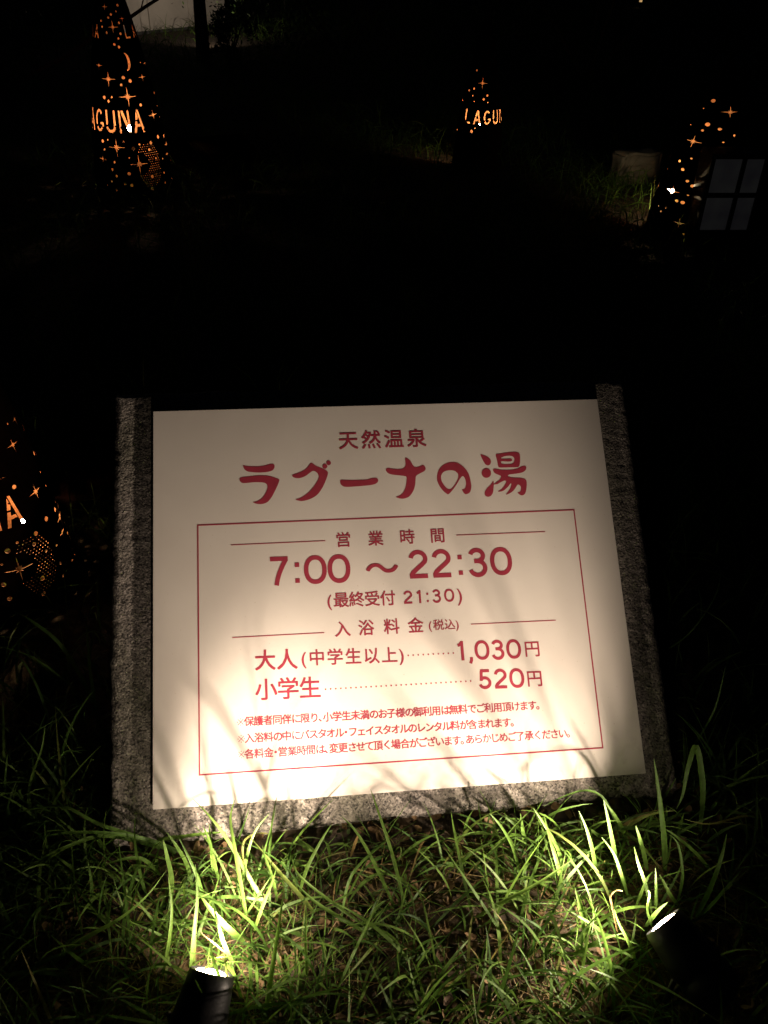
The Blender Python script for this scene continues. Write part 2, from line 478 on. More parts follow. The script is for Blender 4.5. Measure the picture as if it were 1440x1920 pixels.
def circ(cx, cy, r, n=20): return [(cx + r * math.cos(2 * math.pi * i / n), cy + r * math.sin(2 * math.pi * i / n)) for i in range(n)]

ZA = lambda p: pl(420 + p[0] / 4.8, 820 + p[1] / 4.8)
ZB = lambda p: pl(720 + p[0] / 4.8, 820 + p[1] / 4.8)
title = [
 ('title_character', ZA, [[(176,252),(210,260),(290,263),(350,258),(395,247),(430,239),(452,246),(455,268),(440,295),(400,310),(340,317),(270,316),(215,308),(188,292),(176,270)],
   [(140,380),(148,365),(175,358),(230,352),(310,344),(380,345),(430,354),(470,368),(497,380),(495,400),(475,450),(440,520),(410,565),(375,592),(330,602),(290,598),(262,585),(300,575),(345,545),(375,500),(390,460),(390,435),(375,415),(340,406),(270,405),(210,411),(170,412),(148,400)]], []),
 ('title_character', ZA, [[(785,230),(830,258),(885,280),(910,292),(935,312),(930,350),(905,415),(870,480),(830,525),(770,558),(705,574),(670,570),(645,560),(690,545),(745,510),(790,465),(830,410),(852,365),(848,335),(825,310),(800,303),(775,318),(735,348),(690,366),(650,368),(622,358),(614,345),(625,335),(665,322),(715,300),(750,272)]], [(908,262,22),(942,231,21)]),
 ('title_character', ZA, [[(1050,385),(1075,384),(1150,386),(1230,384),(1290,380),(1325,370),(1360,366),(1380,370),(1387,388),(1380,408),(1350,424),(1290,434),(1200,442),(1110,447),(1075,442),(1052,425),(1046,405)]], []),
 ('title_character', ZB, [[(190,186),(215,192),(238,212),(260,250),(280,268),(310,266),(330,258),(350,250),(368,262),(375,285),(362,305),(330,322),(292,345),(285,370),(280,430),(265,480),(235,525),(205,545),(165,553),(130,548),(108,537),(140,525),(170,500),(192,455),(202,400),(203,360),(185,350),(140,343),(80,337),(40,325),(20,305),(18,288),(35,277),(70,282),(120,287),(160,284),(185,270),(194,240)]], []),
 ('title_character', ZB, [[(615,224),(660,230),(705,258),(745,300),(768,345),(780,395),(786,440),(780,480),(762,505),(735,512),(715,498),(703,470),(720,468),(733,450),(738,420),(733,385),(722,360),(708,350),(692,362),(670,398),(640,445),(605,490),(580,512),(565,508),(535,485),(500,440),(480,395),(478,345),(492,295),(525,255),(570,232)],
   [(600,297),(635,303),(662,325),(668,350),(662,380),(640,420),(615,455),(595,467),(570,462),(540,430),(518,390),(514,350),(530,318),(560,302)]], []),
 ('title_character', ZB, [[(868,155),(900,163),(935,178),(958,200),(963,225),(950,248),(932,253),(910,240),(888,205)],
   [(983,392),(988,430),(982,490),(968,520),(945,535),(920,532),(906,515),(908,490),(930,455),(962,425)],
   [(1006,155),(1040,148),(1100,138),(1160,132),(1205,137),(1222,155),(1225,205),(1220,250),(1205,268),(1150,270),(1080,272),(1045,272),(1028,262),(1018,215)],
   [(1060,180),(1100,168),(1145,168),(1170,185),(1172,210),(1160,235),(1120,243),(1065,240),(1052,225),(1060,216),(1100,218),(1135,218),(1152,210),(1150,198),(1135,193),(1085,194),(1056,192)],
   [(982,290),(1000,283),(1050,292),(1120,294),(1190,285),(1240,262),(1268,258),(1280,270),(1274,295),(1240,318),(1170,330),(1130,335),(1113,348),(1150,362),(1210,365),(1250,370),(1278,385),(1285,420),(1280,470),(1270,505),(1248,523),(1222,517),(1203,497),(1225,490),(1232,465),(1228,440),(1205,425),(1190,445),(1165,480),(1130,505),(1098,515),(1130,470),(1145,430),(1140,415),(1120,440),(1090,470),(1060,487),(1026,489),(1060,465),(1085,430),(1100,400),(1085,390),(1050,405),(1020,422),(985,425),(1010,405),(1045,375),(1052,350),(1030,338),(1000,325),(985,308)]], [(921,323,43)]),
]
for nm, Z, loops, cs in title:
    L = [[Z(p) for p in smooth_poly(lp, 3)] for lp in loops]
    vs, fs = fill_loops(L, ZI)
    for cx, cy, r in cs:
        b0 = len(vs); q = [Z(p) for p in circ(cx, cy, r)]
        vs += [(p[0], p[1], ZI + 0.0001) for p in q]; fs.append(tuple(range(b0, b0 + len(q)))[::-1])
    mk(nm, vs, fs, M_ink, board)

text_line('heading_lettering', '天然温泉', (635, 827.5), (799, 822.5), 0.0405, 0.014)
scattered('title_character', [('営', 644, 1012.5), ('業', 704.5, 1010), ('時', 764, 1007), ('間', 820.5, 1004.5)], 0.031, 0.012)
text_line('opening_time', '7:00', (507, 1073), (657, 1067), 0.0765, 0.013)
text_line('wave_dash', '〜', (686, 1066), (741, 1064), 0.066, 0.016, vc=0.385)
text_line('closing_time', '22:30', (767, 1060), (960, 1053), 0.0765, 0.013)
text_line('last_entry_lettering', '(最終受付', (614, 1127), (741, 1122), 0.0305, 0.010)
text_line('last_entry_time', '21:30)', (757, 1121), (866, 1116), 0.0345, 0.010)
scattered('title_character', [('入', 642.5, 1180), ('浴', 687, 1177.5), ('料', 734.5, 1175), ('金', 779.5, 1173)], 0.031, 0.012)
text_line('tax_note', '(税込)', (804, 1173), (860, 1171), 0.0215, 0.010)
text_line('adult_lettering', '大人', (478, 1240), (558, 1237), 0.0400, 0.016)
text_line('age_lettering', '(中学生以上)', (565.5, 1235), (757, 1228.5), 0.0315, 0.012)
text_line('adult_price', '1,030', (858, 1221.5), (977, 1217.5), 0.0505, 0.014)
text_line('currency_lettering', '円', (984.5, 1218), (1011, 1217), 0.0325, 0.012)
text_line('child_lettering', '小学生', (478.5, 1295), (601, 1290), 0.0415, 0.014)
text_line('child_price', '520', (897, 1275), (983, 1272), 0.0505, 0.014)
text_line('currency_lettering', '円', (989, 1273.5), (1016.5, 1272.5), 0.0325, 0.012)
text_line('note_lettering', '※保護者同伴に限り、小学生未満のお子様の御利用は無料でご利用頂けます。', (444.5, 1354.5), (1011, 1322.5), 0.0182, 0.02, tight=0.93)
text_line('note_lettering', '※入浴料の中にバスタオル・フェイスタオルのレンタル料が含まれます。', (445.5, 1386), (963, 1354.5), 0.0182, 0.02, tight=0.93)
text_line('note_lettering', '※各料金・営業時間は、変更させて頂く場合がございます。あらかじめご了承ください。', (445.5, 1415.5), (1068, 1375), 0.0182, 0.02, tight=0.93)
F = [(371, 985), (1076, 956), (1130, 1402), (374, 1453)]
fp = [Vector(pl(*p)) for p in F]
fw = 0.0026; vs = []
ins = (fp[0] + fp[1] + fp[2] + fp[3]) / 4
for s in (1, -1):
    for p, (sx, sy) in zip(fp, ((-1, 1), (1, 1), (1, -1), (-1, -1))): vs.append((p.x + s * sx * fw / 2, p.y + s * sy * fw / 2, ZI))
mk('printed_frame', vs, [(i, (i + 1) % 4, 4 + (i + 1) % 4, 4 + i)[::-1] for i in range(4)], M_ink, board)
rule('printed_rule', [((433, 1022), (610, 1014))], 0.0016); rule('printed_rule', [((855.5, 1003.6), (1022, 997))], 0.0016)
rule('printed_rule', [((435.5, 1195.5), (608, 1186.3))], 0.0016); rule('printed_rule', [((883, 1170.5), (1042, 1163))], 0.0016)
def dots(name, a, b_, n):
    vs, fs = [], []
    A, B_ = Vector(pl(*a)), Vector(pl(*b_))
    for i in range(n):
        p = A.lerp(B_, i / (n - 1)); b0 = len(vs)
        vs += [(x, y, ZI) for x, y in circ(p.x, p.y, 0.00155, 8)]; fs.append(tuple(range(b0, b0 + 8)))
    mk(name, vs, fs, M_ink, board)
dots('dotted_leader', (765.5, 1229), (850, 1224.5), 10); dots('dotted_leader', (610.5, 1292.5), (882.5, 1277), 30)

# ------------------------------------------------------------------ garden spotlights
def spot_fixture(lens_pos, axis, label, length=0.115, rf=0.033, rb=0.041, power=14.0, size=95, lens_mat=M_lens, group='spotlights on the lawn', yoke=True, srad=0.02, spill=6.0, aim=None, spill_size=168, spill_dir=None):
    axis = Vector(axis).normalized(); L = Vector(lens_pos); base = L - axis * length
    root = empty('garden_spotlight', (base.x, base.y, 0)); tag(root, label, 'spotlight', group)
    T = Matrix.Translation(-Vector((base.x, base.y, 0)))
    q = axis.to_track_quat('Z', 'Y').to_matrix().to_4x4(); q.translation = base; q = T @ q
    prof = [(0, -0.012), (rb * 0.7, -0.012), (rb, 0.0), (rb, 0.03), (rb * 0.93, 0.034), (rb * 0.93, 0.04), (rb, 0.044)]
    prof += [(rb + (rf - rb) * t, 0.044 + (length - 0.044) * t) for t in (0.3, 0.7, 1.0)]
    prof += [(rf - 0.003, length + 0.001), (rf - 0.003, length - 0.006)]
    v, f = lathe(prof, 40); h = mk('housing', v, f, M_black, root, smooth=True); h.matrix_local = q
    v, f = lathe([(rf - 0.0032, length - 0.005), (rf - 0.0032, length - 0.0015), (rf - 0.007, length - 0.003), (rf - 0.007, length - 0.005)], 40)
    h = mk('lens_rim', v, f, M_gasket, root, smooth=True); h.matrix_local = q
    r = rf - 0.0072; v, f = lathe([(r, length - 0.0042), (r * 0.85, length - 0.0005), (r * 0.6, length + 0.0012), (r * 0.3, length + 0.0020), (0.0004, length + 0.0024)], 28)
    h = mk('lens', v, f, lens_mat, root, smooth=True); h.matrix_local = q
    if yoke:
        side = axis.cross(Vector((0, 0, 1))).normalized()
        mid = base + axis * 0.05 - Vector((base.x, base.y, 0))
        w = rb + 0.006; down = Vector((0, 0, -1)) * (mid.z + 0.0)
        pts = [mid - side * w, mid - side * w + down * 0.75, mid + side * w + down * 0.75, mid + side * w]
        v, f = tube(pts, 0.004, 8); mk('yoke', v, f, M_black, root, smooth=True)
        v, f = tube([mid + down * 0.75, mid + down + Vector((0, 0, -0.12))], [0.008, 0.003], 8); mk('ground_spike', v, f, M_black, root)
    # the lamp's own light, just in front of its lens
    for e_, sz_, bl_, dr in ((power, size, 0.85, aim or axis), (spill, spill_size, 1.0, spill_dir or Vector((axis.x, axis.y, -0.12)))):
        ld = bpy.data.lights.new('lamp_light', 'SPOT'); ld.energy = e_; ld.color = WARM; ld.spot_size = R(sz_); ld.spot_blend = bl_; ld.shadow_soft_size = srad
        lo = bpy.data.objects.new('lamp_light', ld); COL.objects.link(lo); lo.parent = root
        qq = (-Vector(dr).normalized()).to_track_quat('Z', 'Y').to_matrix().to_4x4(); qq.translation = L + axis * 0.0065; lo.matrix_local = T @ qq
    return root

def plate_at(px, py):
    x, y = pl(px, py); return MP @ Vector((x, y, 0))
LA = (0.19, 0.83, 0.53)
pA = at(398, 1822, 0.085)
spot_fixture(pA, LA, 'black spotlight at the bottom left of the photo glaring onto the sign', power=44, size=60, spill=8, spill_size=165, spill_dir=Vector((0.1, 0.7, -0.22)), srad=0.013, aim=plate_at(490, 1510) - pA)
pB = at(1243, 1729, 0.10)
spot_fixture(pB, (-0.60, 0.77, 0.33), 'black spotlight right of the sign seen from the side with its lens edge glowing', power=35, size=86, spill=16, spill_size=128, spill_dir=Vector((-0.85, 0.12, -0.10)), srad=0.013, aim=plate_at(820, 1200) - pB)

# ------------------------------------------------------------------ pierced cone lanterns
CH, CR = 1.2, 0.212
def rz(z): return CR * (1 - (max(0.0, min(z, 1.215)) / 1.22) ** 1.7) + 0.002

C1 = at(257, 362, 0.0)
def on_cone(px, py):
    d = ray(px, py); lo, best = 3.5, None
    t = 0
    for i in range(1200):
        t = 3.6 + i * 0.0025; p = CAM + d * t
        if 0 <= p.z <= 1.2 and (p.x - C1.x) ** 2 + (p.y - C1.y) ** 2 <= rz(p.z) ** 2:
            q = p - C1; return math.atan2(q.x, -q.y), p.z
    return None

GL = {
 'L': [[(0,0),(.55,0),(.55,.12),(.13,.12),(.13,1),(0,1)]],
 'A': [[(.50,0),(.62,0),(.38,1),(.28,1)], [(0,0),(.12,0),(.19,.26),(.42,.26),(.39,.38),(.22,.38),(.25,.5),(.125,.5)], [(.14,.56),(.265,.56),(.31,.72),(.245,.95)]],
 'N': [[(0,0),(.10,0),(.10,1),(0,1)], [(.165,1),(.27,1),(.51,.36),(.51,1),(.61,1),(.61,0),(.51,0),(.165,.86)]],
}
def arc(cx, cy, rx, ry, a0, a1, w, n=8):
    o = [(cx + rx * math.cos(R(a0 + (a1 - a0) * i / n)), cy + ry * math.sin(R(a0 + (a1 - a0) * i / n))) for i in range(n + 1)]
    i_ = [(cx + (rx - w) * math.cos(R(a0 + (a1 - a0) * i / n)), cy + (ry - w) * math.sin(R(a0 + (a1 - a0) * i / n))) for i in range(n, -1, -1)]
    return o + i_
GL['L'] = GL['L']; GL['G'] = [arc(.31, .5, .31, .5, 45, 205, .12, 10), arc(.31, .5, .31, .5, 218, 318, .12, 8), [(.38,.44),(.62,.44),(.62,.24),(.51,.24),(.51,.33),(.38,.33)]]
GL['U'] = [[(0,.36),(.12,.36),(.12,1),(0,1)], [(.48,1),(.60,1),(.60,.3)] + [(.30 + .30 * math.cos(R(-a)), .3 + .3 * math.sin(R(-a))) for a in (25,50,75,100,125,150,172)] + [(.30 + .18 * math.cos(R(-a)), .3 + .18 * math.sin(R(-a))) for a in (172,150,120,90,60,30)] + [(.48,.3)]]

def star(s, k=0):
    o = []
    for i in range(16):
        if i % 2: r = 0.0075
        elif i % 4 == 0: r = 0.048
        else: r = 0.017
        a = 2 * math.pi * i / 16
        o.append((r * s * math.cos(a), r * s * math.sin(a)))
    return o
def moon(s):
    o = [(s * math.cos(R(a)) * 0.62, s * math.sin(R(a))) for a in range(-95, 96, 19)]
    return o + [(s * (math.cos(R(a)) * 0.30 - 0.02), s * math.sin(R(a)) * 0.92) for a in range(80, -81, -20)]

def shell_mesh(name, feats, letters, perf):
    """feats: (kind, theta, z, size)"""
    loops = []; taken = []; stars = []
    def ok(th, z, r):
        x = th
        for (t2, z2, r2) in taken:
            rr = rz(z); dx = ((x - t2 + math.pi) % (2 * math.pi) - math.pi) * rr
            if dx * dx + (z - z2) ** 2 < (r + r2) ** 2: return False
        return abs(th) < math.pi - (r + 0.004) / rz(z) and 0.015 < z - r and z + r < 1.17
    def put(th, z, poly, r, check=True):
        if check and not ok(th, z, r): return
        taken.append((th, z, r)); q = rz(z)
        loops.append([(th + x / q, z + y) for x, y in poly])
    def word(theta_last, pitch, z0, h):
        for i, ch in enumerate('LAGUNA'):
            th = R(theta_last - pitch * (5 - i)); th = (th + math.pi) % (2 * math.pi) - math.pi
            if abs(th) > math.pi - 0.27: continue
            q = rz(z0 + h / 2)
            for poly in GL[ch]:
                loops.append([(th + (x - .31) * .84 * h / q, z0 + y * h) for x, y in poly])
            for k in (.2, .5, .8): taken.append((th, z0 + h * k, h * 0.33))
    if letters:
        word(35, 23, 0.355, 0.108)
        word(-38, 27, 0.785, 0.060); word(187, 27, 0.785, 0.060)
    for kind, th, z, s in feats:
        if kind == 's':
            put(th, z, star(s), 0.012 * s); stars.append((th, z, 0.052 * s))
        elif kind == 'm': put(th, z, moon(0.040 * s), 0.030)
        else: put(th, z, circ(0, 0, s, 8), s + 0.002)
    # the same scatter of stars goes on round the back
    for turn in (118, 236):
        for kind, th, z, s in feats:
            t = (th + R(turn) + math.pi) % (2 * math.pi) - math.pi
            if abs((t)) < R(62): continue
            if kind == 's': put(t, z, star(s), 0.030 * s)
            elif kind == 'd': put(t, z, circ(0, 0, s, 8), s + 0.002)
    taken += stars
    for (tc, zc, hw, hh) in perf:
        z = zc - hh; j = 0
        while z < zc + hh:
            q = rz(z); t = tc - hw + (0.006 / q if j % 2 else 0)
            while t < tc + hw:
                e = ((t - tc) / hw) ** 2 + ((z - zc) / hh) ** 2
                if e < 1: put(t, z, circ(0, 0, 0.0027, 6), 0.0034)
                t += 0.0125 / q
            z += 0.0110; j += 1
    border = [(-math.pi, -0.05), (math.pi, -0.05), (math.pi, 1.18), (-math.pi, 1.18)]
    vs, fs = fill_loops([border] + loops)
    me = bpy.data.meshes.new(name); me.from_pydata(vs, [], fs); bm = bmesh.new(); bm.from_mesh(me)
    bmesh.ops.remove_doubles(bm, verts=bm.verts, dist=1e-6)
    for i in range(1, 44):
        a = -math.pi + 2 * math.pi * i / 44 + 0.0007
        bmesh.ops.bisect_plane(bm, geom=bm.verts[:] + bm.edges[:] + bm.faces[:], plane_co=(a, 0, 0), plane_no=(1, 0, 0), dist=1e-7)
    for i in range(1, 20):
        bmesh.ops.bisect_plane(bm, geom=bm.verts[:] + bm.edges[:] + bm.faces[:], plane_co=(0, 1.18 * i / 20 + 0.0009, 0), plane_no=(0, 1, 0), dist=1e-7)
    for v in bm.verts:
        th, z = v.co.x, v.co.y; r = rz(z)
        v.co = (r * math.sin(th), -r * math.cos(th), z)
    bmesh.ops.remove_doubles(bm, verts=bm.verts, dist=1e-5)
    bmesh.ops.recalc_face_normals(bm, faces=bm.faces)
    # steel thickness
    res = bmesh.ops.solidify(bm, geom=bm.faces[:], thickness=0.0016)
    # cap at the tip
    t = bmesh.ops.create_cone(bm, cap_ends=True, segments=20, radius1=rz(1.18) + 0.002, radius2=0.002, depth=0.05, matrix=Matrix.Translation((0, 0, 1.20)))
    bm.normal_update()
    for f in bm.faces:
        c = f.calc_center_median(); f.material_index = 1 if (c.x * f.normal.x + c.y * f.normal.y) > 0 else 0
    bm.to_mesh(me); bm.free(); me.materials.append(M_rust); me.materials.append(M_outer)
    return me

zs = [(400,183,.62),(372,533,.85),(502,653,1.0),(427,995,1.0),(580,1108,1.05),(673,775,.8),(763,970,.85),(600,520,.6),(308,440,.5),(335,1072,.65),(345,45,.42),(462,125,.35)]
zd = [(388,98,2),(370,118,2),(322,140,2),(330,180,2),(443,155,2),(422,77,1.5),(433,35,2.4),(358,220,2.2),(357,238,1.6),(453,227,2.2),(470,212,2.2),(440,260,2),(412,300,2.4),(443,317,2.4),(472,523,3),(518,546,3.2),(458,572,2.3),(343,657,3.2),(395,655,2),(373,683,2.6),(589,708,2.8),(333,952,3.2),(368,943,1.8),(475,957,2),(540,1003,3.4),(581,975,1.8),(657,963,3.2),(648,1010,2.8),(706,923,3.4),(347,1007,2),(513,1066,1.5),(415,1095,2.3),(400,1142,2.6),(428,1188,2.6),(512,1172,3.2),(395,1225,2),(483,1243,2.3),(530,1251,3.3),(428,1282,2.3),(367,1250,1.6),(668,1191,3.4),(667,1272,3.3),(693,1067,2.2),(738,1070,1.8),(748,1165,2.2),(755,1232,2.0),(797,1200,1.6),(587,422,1.4),(610,830,2.2),(700,715,1.6),(330,820,1.5)]
feats = []
for x, y, s in zs:
    r = on_cone(100 + x / 3.6, y / 3.6)
    if r: feats.append(('s', r[0], r[1], s))
r = on_cone(100 + 488 / 3.6, 418 / 3.6); feats.append(('m', r[0], r[1], 1.0)) if r else None
for x, y, s in zd:
    r = on_cone(100 + x / 3.6, y / 3.6)
    if r: feats.append(('d', r[0], r[1], s * 0.0027))
me_word = shell_mesh('cone_shell', feats, True, [(R(42), 0.19, R(20), 0.115), (R(-140), 0.18, R(18), 0.11), (R(125), 0.15, R(16), 0.09)])

def lantern(loc, turn, sc, me, label, bulb_z, bulb_off=(0, 0), bm_=M_bulb, top=True):
    root = empty('cone_lantern', Vector(loc), (0, 0, turn), sc); tag(root, label, 'lantern', 'pierced cone lanterns in the grass')
    sh = bpy.data.objects.new('cone_shell', me); COL.objects.link(sh); sh.parent = root
    b = bmesh.new(); bmesh.ops.create_icosphere(b, subdivisions=2, radius=0.016, matrix=Matrix.Translation((bulb_off[0], bulb_off[1], bulb_z)))
    from_bm('bulb', b, bm_, root, True)
    v, f = tube([(bulb_off[0], bulb_off[1], -0.1), (bulb_off[0], bulb_off[1], bulb_z - 0.015)], [0.008, 0.014], 10); mk('lamp_stake', v, f, M_black, root)
    return root

lantern(C1, 0, (1, 1, 1), me_word, 'tall rusty cone lantern pierced with letters, stars and a moon at upper left', 0.35, (0.022, -0.03))
CN = Vector((-0.897, 1.60, -0.02))
lantern(CN, R(9), (.68, .68, .68), me_word, 'nearest rusty cone lantern cut off by the left edge of the photo', 0.285, (0.088, -0.045))

# middle lantern: only the rows over its word and below are cut
CM = at(893, 312, 0)
def local(feat_px, C, sc, turn):
    out = []
    for kind, px, py, s in feat_px:
        d = ray(px, py)
        for i in range(1600):
            p = CAM + d * (3.6 + i * 0.002); q = p - C; z = q.z / sc[2]
            if 0 <= z <= 1.19 and math.hypot(q.x / sc[0], q.y / sc[0]) <= rz(z):
                th = math.atan2(q.x, -q.y) - turn; th = (th + math.pi) % (2 * math.pi) - math.pi
                out.append((kind, th, z, s)); break
    return out
SM = (.74, .74, .74)
def shell_plain(name, feats, lower_word, turn):
    """a lantern with its own scatter of holes; optional word ring"""
    return feats
cz = lambda x, y: (760 + x / 5.54, 80 + y / 5.54)
mf = [('d', *cz(745, 288), .008), ('s', *cz(803, 422), .9), ('d', *cz(665, 495), .0085), ('d', *cz(715, 477), .0085), ('d', *cz(702, 550), .006), ('d', *cz(852, 550), .008), ('d', *cz(815, 588), .009), ('d', *cz(855, 620), .005),
      ('s', *cz(592, 595), .9), ('d', *cz(716, 610), .004), ('d', *cz(595, 888), .005), ('d', *cz(540, 905), .008), ('d', *cz(688, 922), .012), ('d', *cz(722, 890), .005), ('d', *cz(490, 700), .005)]
def shell_custom(name, feats, words):
    global _w
    return shell_mesh2(name, feats, words)
def shell_mesh2(name, feats, words, spill_slot=None):
    loops = []
    if spill_slot: loops.append([(R(spill_slot[0] - spill_slot[1]), 0.06), (R(spill_slot[0] + spill_slot[1]), 0.06), (R(spill_slot[0] + spill_slot[1]), spill_slot[2]), (R(spill_slot[0]), spill_slot[2] + 0.06), (R(spill_slot[0] - spill_slot[1]), spill_slot[2])])  # slot added in the unseen back so bulb light spills onto the grass
    for theta_last, pitch, z0, h in words:
        for i, ch in enumerate('LAGUNA'):
            th = R(theta_last - pitch * (5 - i)); th = (th + math.pi) % (2 * math.pi) - math.pi
            if abs(th) > math.pi - 0.27: continue
            q = rz(z0 + h / 2)
            for poly in GL[ch]: loops.append([(th + (x - .31) * .92 * h / q, z0 + y * h) for x, y in poly])
    def add(kind, th, z, s):
        q = rz(z); p = star(s) if kind == 's' else circ(0, 0, s, 8)
        if abs(th) > math.pi - 0.4 or z > 1.12: return
        loops.append([(th + x / q, z + y) for x, y in p])
    for f in feats: add(*f)
    for turn in (125, 235):
        for kind, th, z, s in feats:
            t = (th + R(turn) + math.pi) % (2 * math.pi) - math.pi
            if abs(t) > R(75) and not (spill_slot and abs((t - R(spill_slot[0]) + math.pi) % (2 * math.pi) - math.pi) < R(spill_slot[1] + 14)): add(kind, t, z, s)
    border = [(-math.pi, -0.05), (math.pi, -0.05), (math.pi, 1.18), (-math.pi, 1.18)]
    vs, fs = fill_loops([border] + loops)
    me = bpy.data.meshes.new(name); me.from_pydata(vs, [], fs); bm = bmesh.new(); bm.from_mesh(me)
    bmesh.ops.remove_doubles(bm, verts=bm.verts, dist=1e-6)
    for i in range(1, 40):
        a = -math.pi + 2 * math.pi * i / 40 + 0.0007
        bmesh.ops.bisect_plane(bm, geom=bm.verts[:] + bm.edges[:] + bm.faces[:], plane_co=(a, 0, 0), plane_no=(1, 0, 0), dist=1e-7)
    for i in range(1, 16):
        bmesh.ops.bisect_plane(bm, geom=bm.verts[:] + bm.edges[:] + bm.faces[:], plane_co=(0, 1.18 * i / 16 + 0.0009, 0), plane_no=(0, 1, 0), dist=1e-7)
    for v in bm.verts:
        th, z = v.co.x, v.co.y; r = rz(z); v.co = (r * math.sin(th), -r * math.cos(th), z)
    bmesh.ops.remove_doubles(bm, verts=bm.verts, dist=1e-5); bmesh.ops.recalc_face_normals(bm, faces=bm.faces)
    bmesh.ops.solidify(bm, geom=bm.faces[:], thickness=0.0016)
    bmesh.ops.create_cone(bm, cap_ends=True, segments=20, radius1=rz(1.18) + 0.002, radius2=0.002, depth=0.05, matrix=Matrix.Translation((0, 0, 1.20)))
    bm.normal_update()
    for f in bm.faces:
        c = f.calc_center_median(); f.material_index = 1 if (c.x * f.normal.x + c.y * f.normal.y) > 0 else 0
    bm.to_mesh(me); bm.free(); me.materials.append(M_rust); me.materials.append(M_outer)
    return me
M_bulb2 = emit('dim_bulb_glow', (1.0, 0.74, 0.42), 420.0); M_bulb3 = emit('strong_bulb_glow', (1.0, 0.78, 0.45), 620.0)
me_mid = shell_mesh2('cone_shell', local(mf, CM, SM, 0), [(68 + 27, 27, 0.375, 0.105)], (-135, 17, 0.32))
lantern(CM, 0, SM, me_mid, 'small far cone lantern with glowing letters at upper centre', 0.33, bm_=M_bulb2)

CRT = at(1297, 434, 0); SR = (1.12, 1.12, .68)
rzf = lambda x, y: (1100 + x / 4.235, 150 + y / 4.235)
rf_ = [('s', *rzf(1140, 255), .9), ('s', *rzf(845, 487), 1.0), ('s', *rzf(680, 880), 1.0), ('s', *rzf(735, 1135), .8), ('s', *rzf(665, 610), .6), ('s', *rzf(570, 840), .7)]
rf_ += [('d', *rzf(x, y), s * 0.0008) for x, y, s in [(1005,165,14),(930,225,6),(960,352,15),(920,400,9),(1057,390,11),(1172,440,8),(850,235,6),(825,355,6),(1085,495,6),(912,568,5),(832,623,8),(738,643,11),(763,710,12),(680,527,6),(645,703,7),(800,803,11),(840,842,13),(806,915,6),(715,960,12),(762,973,14),(575,997,8),(630,1015,9),(590,1040,9),(605,1222,6),(770,1222,6)]]
me_right = shell_mesh2('cone_shell', local(rf_, CRT, SR, 0), [], (-128, 17, 0.42))
# the bulb sits behind its brightest star
bl = [f for f in local([('s', 1258, 357, 1)], CRT, SR, 0)]
bz = bl[0][2] - 0.02 if bl else 0.25
d_ = ray(1258, 357); t_ = None
pb = CAM + d_ * ((CRT - CAM).dot(Vector((0, 1, 0))) / d_.y); pb = pb - CRT
lantern(CRT, 0, SR, me_right, 'squat cone lantern with one blinding star at the right, beside the grey panes', pb.z / SR[2], (pb.x / SR[0], 0), bm_=M_bulb3)

# ------------------------------------------------------------------ low screen with four panes, right
p0 = Vector((1.487, 4.22, 0))
scr = empty('lattice_screen', (p0.x, p0.y, 0), (0, 0, R(6))); tag(scr, 'small dark framed screen with four dim grey panes right of the squat lantern', 'screen')
def part_box(name, sx, sy, sz, c, mat, par, bev=0.002): return from_bm(name, box_bm(sx, sy, sz, c, bev), mat, par)
part_box('box_body', 0.262, 0.14, 0.37, (0.134, 0.085, 0.272), M_frame, scr, 0.004)
for i in range(2):
    for j in range(2):
        part_box('pane', 0.128 if i == 0 else 0.088, 0.006, 0.155, (0.080 + (0.128 if i else 0), 0.0, 0.185 + 0.175 * j), M_pane, scr, 0.001)
for z in (0.096, 0.272, 0.447): part_box('rail', 0.282, 0.022, 0.022, (0.134, 0, z), M_frame, scr)
for x in (0.0, 0.154, 0.263): part_box('stile', 0.020, 0.026, 0.48, (x, 0, 0.22), M_frame, scr)

# pale rock behind the grass left of the right lantern
prk = at(1186, 338, 0)
bm = bmesh.new(); bmesh.ops.create_cube(bm, size=1); bmesh.ops.bevel(bm, geom=bm.edges[:], offset=0.06, segments=2, affect='EDGES'); bmesh.ops.subdivide_edges(bm, edges=bm.edges[:], cuts=6, use_grid_fill=True)
for v in bm.verts:
    c_ = Vector((v.co.x * 0.30, v.co.y * 0.12, v.co.z * 0.24)); v.co = c_ + Vector((noise.noise(c_ * 9), noise.noise(c_ * 9 + Vector((5, 0, 0))), noise.noise(c_ * 9 + Vector((0, 5, 0))))) * 0.018
blk = from_bm('stone_block', bm, M_rock, None, True); blk.location = (prk.x, prk.y, 0.055); blk.rotation_euler = (0.05, 0.03, 0.35)
tag(blk, 'pale worn stone block half hidden by tall grass left of the squat lantern', 'stone block')

# ------------------------------------------------------------------ far pale wall, tree, prop, added wall spotlight
wa = at(215, 68, 0); wb = at(425, 47, 0)
dirw = (wb - wa).normalized(); wlen = 6.0
wst = wa - dirw * 0.35
wall = empty('garden_wall', (wst.x, wst.y, 0), (0, 0, math.atan2(dirw.y, dirw.x))); tag(wall, 'pale plastered wall with vertical joints far off at the top left', 'wall')
n = max(3, round(((wb - wst).length - 0.25) / 0.62)); pw = ((wb - wst).length - 0.25) / n
for i in range(n):
    part_box('wall_panel', pw - 0.012, 0.14, 2.6, (pw * (i + 0.5) + 0.25, 0.07, 1.29), M_plaster, wall, 0.003)
part_box('wall_core', pw * n - 0.02, 0.11, 2.58, (pw * n / 2 + 0.25, 0.09, 1.28), M_joint, wall, 0.002)
part_box('footing', pw * n, 0.16, 0.05, (pw * n / 2 + 0.25, 0.07, 0.0), M_joint, wall, 0.002)

